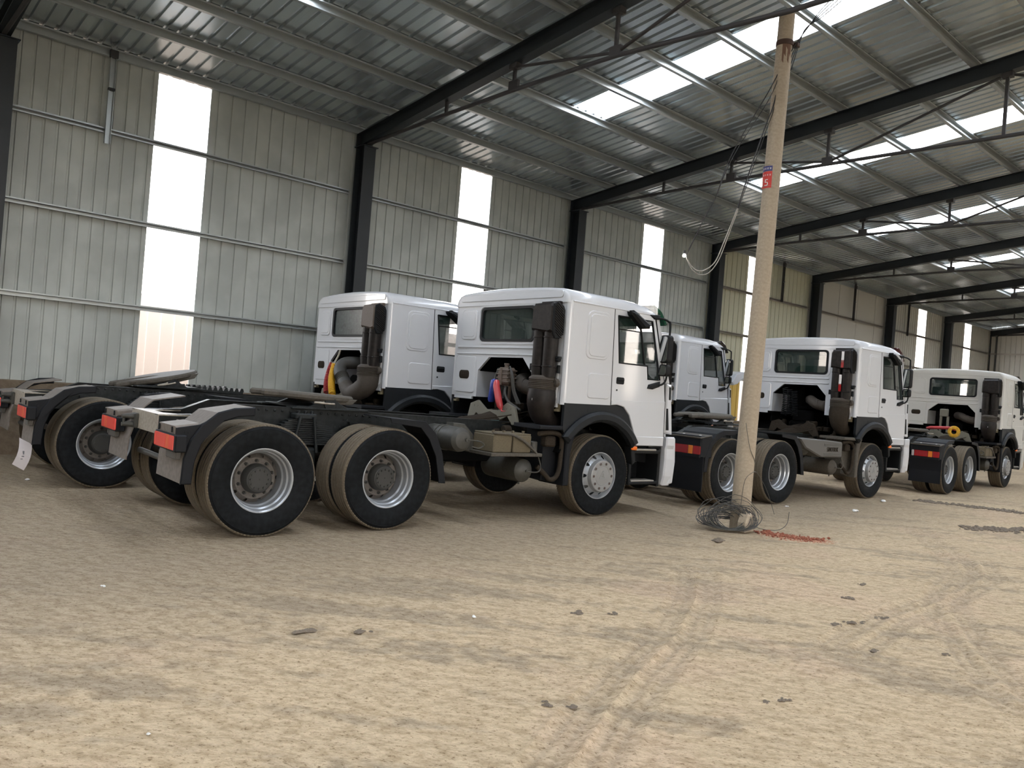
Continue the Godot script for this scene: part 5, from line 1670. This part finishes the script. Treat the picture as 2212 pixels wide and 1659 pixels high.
func pole():
	var p := thing("concrete_pole", "tall round concrete pole standing in front of the second row truck", "pole", Vector3(9.135, 0, -5.57))
	part("shaft", shape("pole_shaft", func(b):
		b.tube(v3([0, -0.05, 0, 0.02, 0.9, 0.0, 0.045, 3.0, 0.03, 0.075, 6.56, 0.08]), [0.122, 0.119, 0.108, 0.098], 28)), M.concrete, p)
	part("foot_block", shape("pole_foot", func(b):
		b.prism(v2([-0.10, 0.0, 0.10, 0.0, 0.09, 0.16, 0.02, 0.24, -0.06, 0.22, -0.10, 0.12]), 2, -0.05, 0.09, 0.02)), M.concrete, p, Vector3(-0.10, 0, 0.13))
	part("rust_stain", shape("pole_stain", func(b):
		b.xf = Transform3D(Basis(), Vector3(0.071, 0, 0.076))
		for k in 5:
			var t0 := 1.72 + k * 0.22
			var low := 5.98 - 0.10 * sin(k * 2.1)
			var d0 := Vector3(cos(t0), 0, sin(t0)) * 0.1012
			var d1 := Vector3(cos(t0 + 0.22), 0, sin(t0 + 0.22)) * 0.1012
			b.q4(d0 + Vector3(0, low, 0), d1 + Vector3(0, low + 0.04, 0), d1 + Vector3(0, 6.15, 0), d0 + Vector3(0, 6.15, 0), d0 + d1)
		b.xf = Transform3D()), M.rust_faint, p)
	part("band", shape("pole_band", func(b):
		b.xf = Transform3D(Basis(), Vector3(0.072, 0, 0.078))
		b.lathe(v2([0.098, 6.14, 0.108, 6.145, 0.110, 6.19, 0.106, 6.205, 0.098, 6.21]), 1, Vector3.ZERO, 28)
		b.box(Vector3(0.10, 6.17, 0.10), Vector3(0.08, 0.06, 0.08), 0.01)
		b.xf = Transform3D()), M.rust, p)
	var ft := Vector3(-0.673, 0, 0.74)  # towards the viewer, level
	var lf := Vector3(-0.74, 0, -0.673)
	var c := Vector3(0.055, 0, 0.045)
	var plate := part("sign_plate", shape("sign_plate", func(b):
		for k in 6:
			var t0 := deg_to_rad(14.0 + 15.0 * k)
			var t1 := deg_to_rad(14.0 + 15.0 * (k + 1))
			var d0 := (ft * cos(t0) + lf * sin(t0)) * 0.109
			var d1 := (ft * cos(t1) + lf * sin(t1)) * 0.109
			b.q4(c + d0 + Vector3(0, 4.32, 0), c + d1 + Vector3(0, 4.32, 0), c + d1 + Vector3(0, 4.53, 0), c + d0 + Vector3(0, 4.53, 0), d0 + d1)), M.sign_red, p, Vector3(0, 0, 0).rotated(Vector3.UP, 0), "red number plate with a blue top strip")
	part("blue_strip", shape("sign_top", func(b):
		for k in 6:
			var t0 := deg_to_rad(14.0 + 15.0 * k)
			var t1 := deg_to_rad(14.0 + 15.0 * (k + 1))
			var d0 := (ft * cos(t0) + lf * sin(t0)) * 0.109
			var d1 := (ft * cos(t1) + lf * sin(t1)) * 0.109
			b.q4(c + d0 + Vector3(0, 4.535, 0), c + d1 + Vector3(0, 4.535, 0), c + d1 + Vector3(0, 4.60, 0), c + d0 + Vector3(0, 4.60, 0), d0 + d1)), M.sign_blue, plate)
	var sf := SystemFont.new()
	sf.font_names = PackedStringArray(["Droid Sans"])
	for q in [["5", 48.0], ["1", 84.0]]:
		var tm := TextMesh.new()
		tm.font = sf
		tm.text = q[0]
		tm.font_size = 32
		tm.pixel_size = 0.0034
		tm.depth = 0.004
		var d := (ft * cos(deg_to_rad(q[1])) + lf * sin(deg_to_rad(q[1])))
		var o := part("numeral", tm, M.sign_white, plate, c + d * 0.111 + Vector3(0, 4.385, 0))
		o.rotation.y = atan2(d.x, d.z)
	part("characters", shape("sign_strokes", func(b):
		for row in [[4.485, 0.018], [4.566, 0.022]]:
			for k in 4:
				var a := deg_to_rad(26.0 + 17.0 * k)
				var d := ft * cos(a) + lf * sin(a)
				b.xf = Transform3D(Basis(Vector3.UP, atan2(d.x, d.z)), c + d * 0.110 + Vector3(0, row[0], 0))
				b.box(Vector3(0, row[1] * 0.42, 0), Vector3(row[1], 0.003, 0.002))
				b.box(Vector3(0, 0, 0), Vector3(row[1] * 0.8, 0.003, 0.002))
				b.box(Vector3(0, -row[1] * 0.42, 0), Vector3(row[1], 0.003, 0.002))
				b.box(Vector3(-0.003, 0, 0), Vector3(0.003, row[1], 0.002))
		b.xf = Transform3D()), M.sign_white, plate)
	part("fixing_wire", shape("sign_wires", func(b):
		b.xf = Transform3D(Basis(), Vector3(0.05, 0, 0.04))
		for y in [4.345, 4.62]:
			b.lathe(v2([0.103, y - 0.003, 0.109, y, 0.103, y + 0.003]), 1, Vector3.ZERO, 24)
		b.xf = Transform3D()), M.wire_pale, plate)
	# cables that hang from the band to the bulb and back
	var w := thing("cable", "slack pair of cables looping down from the pole band to the hanging bulb", "cable", Vector3.ZERO)
	part("cable", shape("cable_down", func(b):
		b.tube(curve([9.146, 5.887, -5.467, 9.032, 5.523, -5.57, 8.744, 4.724, -5.832, 8.617, 4.142, -5.948, 8.532, 3.887, -6.025, 8.406, 3.452, -6.141, 8.385, 3.405, -6.160]), 0.007, 6)
		b.tube(curve([9.146, 5.887, -5.467, 9.045, 5.45, -5.55, 8.76, 4.70, -5.82, 8.62, 4.14, -5.948]), 0.005, 6)), M.wire_black, w)
	part("cable", shape("cable_loop", func(b):
		b.tube(curve([8.385, 3.405, -6.160, 8.396, 3.36, -6.149, 8.447, 3.263, -6.103, 8.507, 3.213, -6.048, 8.582, 3.236, -5.98, 8.663, 3.344, -5.907, 8.723, 3.573, -5.851, 8.831, 4.036, -5.753]), 0.007, 6)
		b.tube(curve([8.385, 3.405, -6.160, 8.40, 3.33, -6.14, 8.455, 3.22, -6.095, 8.53, 3.165, -6.03, 8.61, 3.20, -5.95, 8.69, 3.36, -5.88, 8.75, 3.60, -5.83, 8.84, 4.036, -5.745]), 0.006, 6)), M.wire_pale, w)
	part("cable", shape("cable_up", func(b):
		b.tube(curve([8.831, 4.036, -5.753, 8.923, 4.544, -5.669, 9.038, 5.119, -5.565, 9.096, 5.395, -5.512, 9.146, 5.887, -5.467]), 0.009, 6)
		b.tube(curve([8.84, 4.036, -5.745, 8.935, 4.5, -5.66, 9.045, 5.05, -5.56, 9.11, 5.395, -5.50, 9.15, 5.887, -5.46]), 0.005, 6)), M.wire_black, w)
	var s := thing("cable", "bunch of thin cables running from the pole band up into the roof", "cable", Vector3.ZERO)
	for k in 4:
		var d := k * 0.02
		part("cable", shape("cable_roof_%d" % k, func(b):
			b.tube(curve([9.21 + d, 6.04 - d * 3.0, -5.41, 9.27 + d, 6.20 + d * 0.5, -5.35, 9.356 - d * 0.4, 6.379, -5.275, 9.473 + d, 6.627 - d, -5.17, 9.75 + d * 4.0, 7.10, -4.9]), 0.006, 5)), M.wire_black, s)
	var lb := thing("light_bulb", "small bright bulb hanging at the end of the looped cables", "bulb", Vector3(8.37, 3.395, -6.173))
	part("socket", shape("bulb_socket", func(b): b.cyl(0.014, 0.015, 0.06, 1, Vector3.ZERO, 10, 0.003)), M.wire_black, lb)
	part("bulb", shape("bulb", func(b): b.lathe(v2([0.0, -0.03, 0.018, -0.024, 0.024, -0.006, 0.018, 0.010, 0.012, 0.018]), 1, Vector3.ZERO, 14)), M.bulb_glow, lb)
	var l := OmniLight3D.new()
	l.name = "bulb_light"
	l.light_energy = 0.02
	l.light_size = 0.02
	l.omni_range = 60.0
	l.omni_attenuation = 2.0
	l.shadow_enabled = true
	lb.add_child(l)
	# the coil of old wire round its foot
	var coilo := thing("wire_coil", "tangled coil of grey wire lying round the foot of the concrete pole", "wire", Vector3(8.98, 0, -5.62))
	part("loops", shape("wire_loops", func(b):
		var r := RandomNumberGenerator.new()
		r.seed = 9
		for k in 44:
			var path := PackedVector3Array()
			var rad := r.randf_range(0.17, 0.27)
			var tl := r.randf_range(0.25, 1.0)
			var yaw := r.randf_range(-0.4, 0.4)
			var ph := r.randf() * TAU
			var ox := r.randf_range(-0.10, 0.05)
			for i in 29:
				var a := TAU * i / 28.0
				var q := Vector2(cos(a) * rad * 1.25, sin(a) * rad)
				# lie along the view's breadth, tilted up at the back against the pole
				var u := Vector3(0.74, 0, 0.67) * q.x
				var v := Vector3(0.67 * (1.0 - tl * 0.7), tl * 0.75, -0.74 * (1.0 - tl * 0.7)) * (q.y + rad)
				var pt := u + v + Vector3(ox, 0.02 + r.randf_range(0, 0.012), ox * 0.9) + Vector3(0.10, 0, -0.10) * (1.0 - tl) - Vector3(0.16, 0, -0.18)
				pt.y = maxf(pt.y * (1.0 + 0.1 * sin(a * 3.0 + ph)), 0.012)
				path.append(pt)
			b.tube(path, 0.0045, 4, false)), M.wire_grey, coilo)
	part("loose_end", shape("wire_end", func(b):
		b.tube(curve([0.12, 0.20, 0.0, 0.25, 0.10, 0.12, 0.40, 0.02, 0.20, 0.55, 0.02, 0.36, 0.66, 0.10, 0.42, 0.66, 0.26, 0.44], 5), 0.004, 4)
		b.tube(curve([0.04, 0.30, 0.12, 0.02, 0.62, 0.16, 0.12, 0.72, 0.18, 0.30, 0.72, 0.16, 0.50, 0.50, 0.2, 0.62, 0.20, 0.26], 6), 0.004, 4)
		b.tube(curve([0.03, 1.35, 0.11, 0.08, 1.05, 0.16, 0.20, 0.88, 0.17, 0.28, 0.8, 0.1], 6), 0.004, 4)), M.wire_grey, coilo)


func _ready():
	# camera: 50.7 degrees high, rolled about 4.5 degrees
	var cam := Camera3D.new()
	cam.name = "camera"
	cam.fov = 50.714
	cam.near = 0.05
	cam.far = 500.0
	cam.transform = Transform3D(Basis(Vector3(0.73707, 0.07822, 0.67128), Vector3(-0.06142, 0.99692, -0.04873), Vector3(-0.67302, -0.00531, 0.7396)).orthonormalized(), Vector3(0, 1.552, 0))
	add_child(cam)
	cam.current = true
	# hazy evening sky, no sun disc
	var env := Environment.new()
	env.background_mode = Environment.BG_SKY
	var sm := ProceduralSkyMaterial.new()
	sm.sky_top_color = Color(0.90, 0.94, 1.0)
	sm.sky_horizon_color = Color(1.0, 0.94, 0.87)
	sm.sky_curve = 0.18
	sm.ground_bottom_color = Color(0.36, 0.32, 0.28)
	sm.ground_horizon_color = Color(0.40, 0.35, 0.30)
	sm.sky_energy_multiplier = 1.0
	var sky := Sky.new()
	sky.sky_material = sm
	env.sky = sky
	env.background_energy_multiplier = 4.0
	env.tonemap_mode = Environment.TONE_MAPPER_LINEAR
	env.tonemap_exposure = 4.0
	env.sdfgi_enabled = true
	env.ssao_enabled = true
	env.ssil_enabled = true
	var we := WorldEnvironment.new()
	we.name = "world"
	we.environment = env
	add_child(we)
	n_low.seed = 11
	n_low.frequency = 0.35
	n_mid.seed = 12
	n_mid.frequency = 2.6
	n_mid.fractal_octaves = 4
	n_streak.seed = 13
	n_streak.frequency = 1.3
	n_streak.fractal_octaves = 4
	n_patch.seed = 14
	n_patch.frequency = 0.45
	n_patch.fractal_octaves = 4
	materials()
	make_floor()
	shed()
	trucks()
	pole()
	litter()
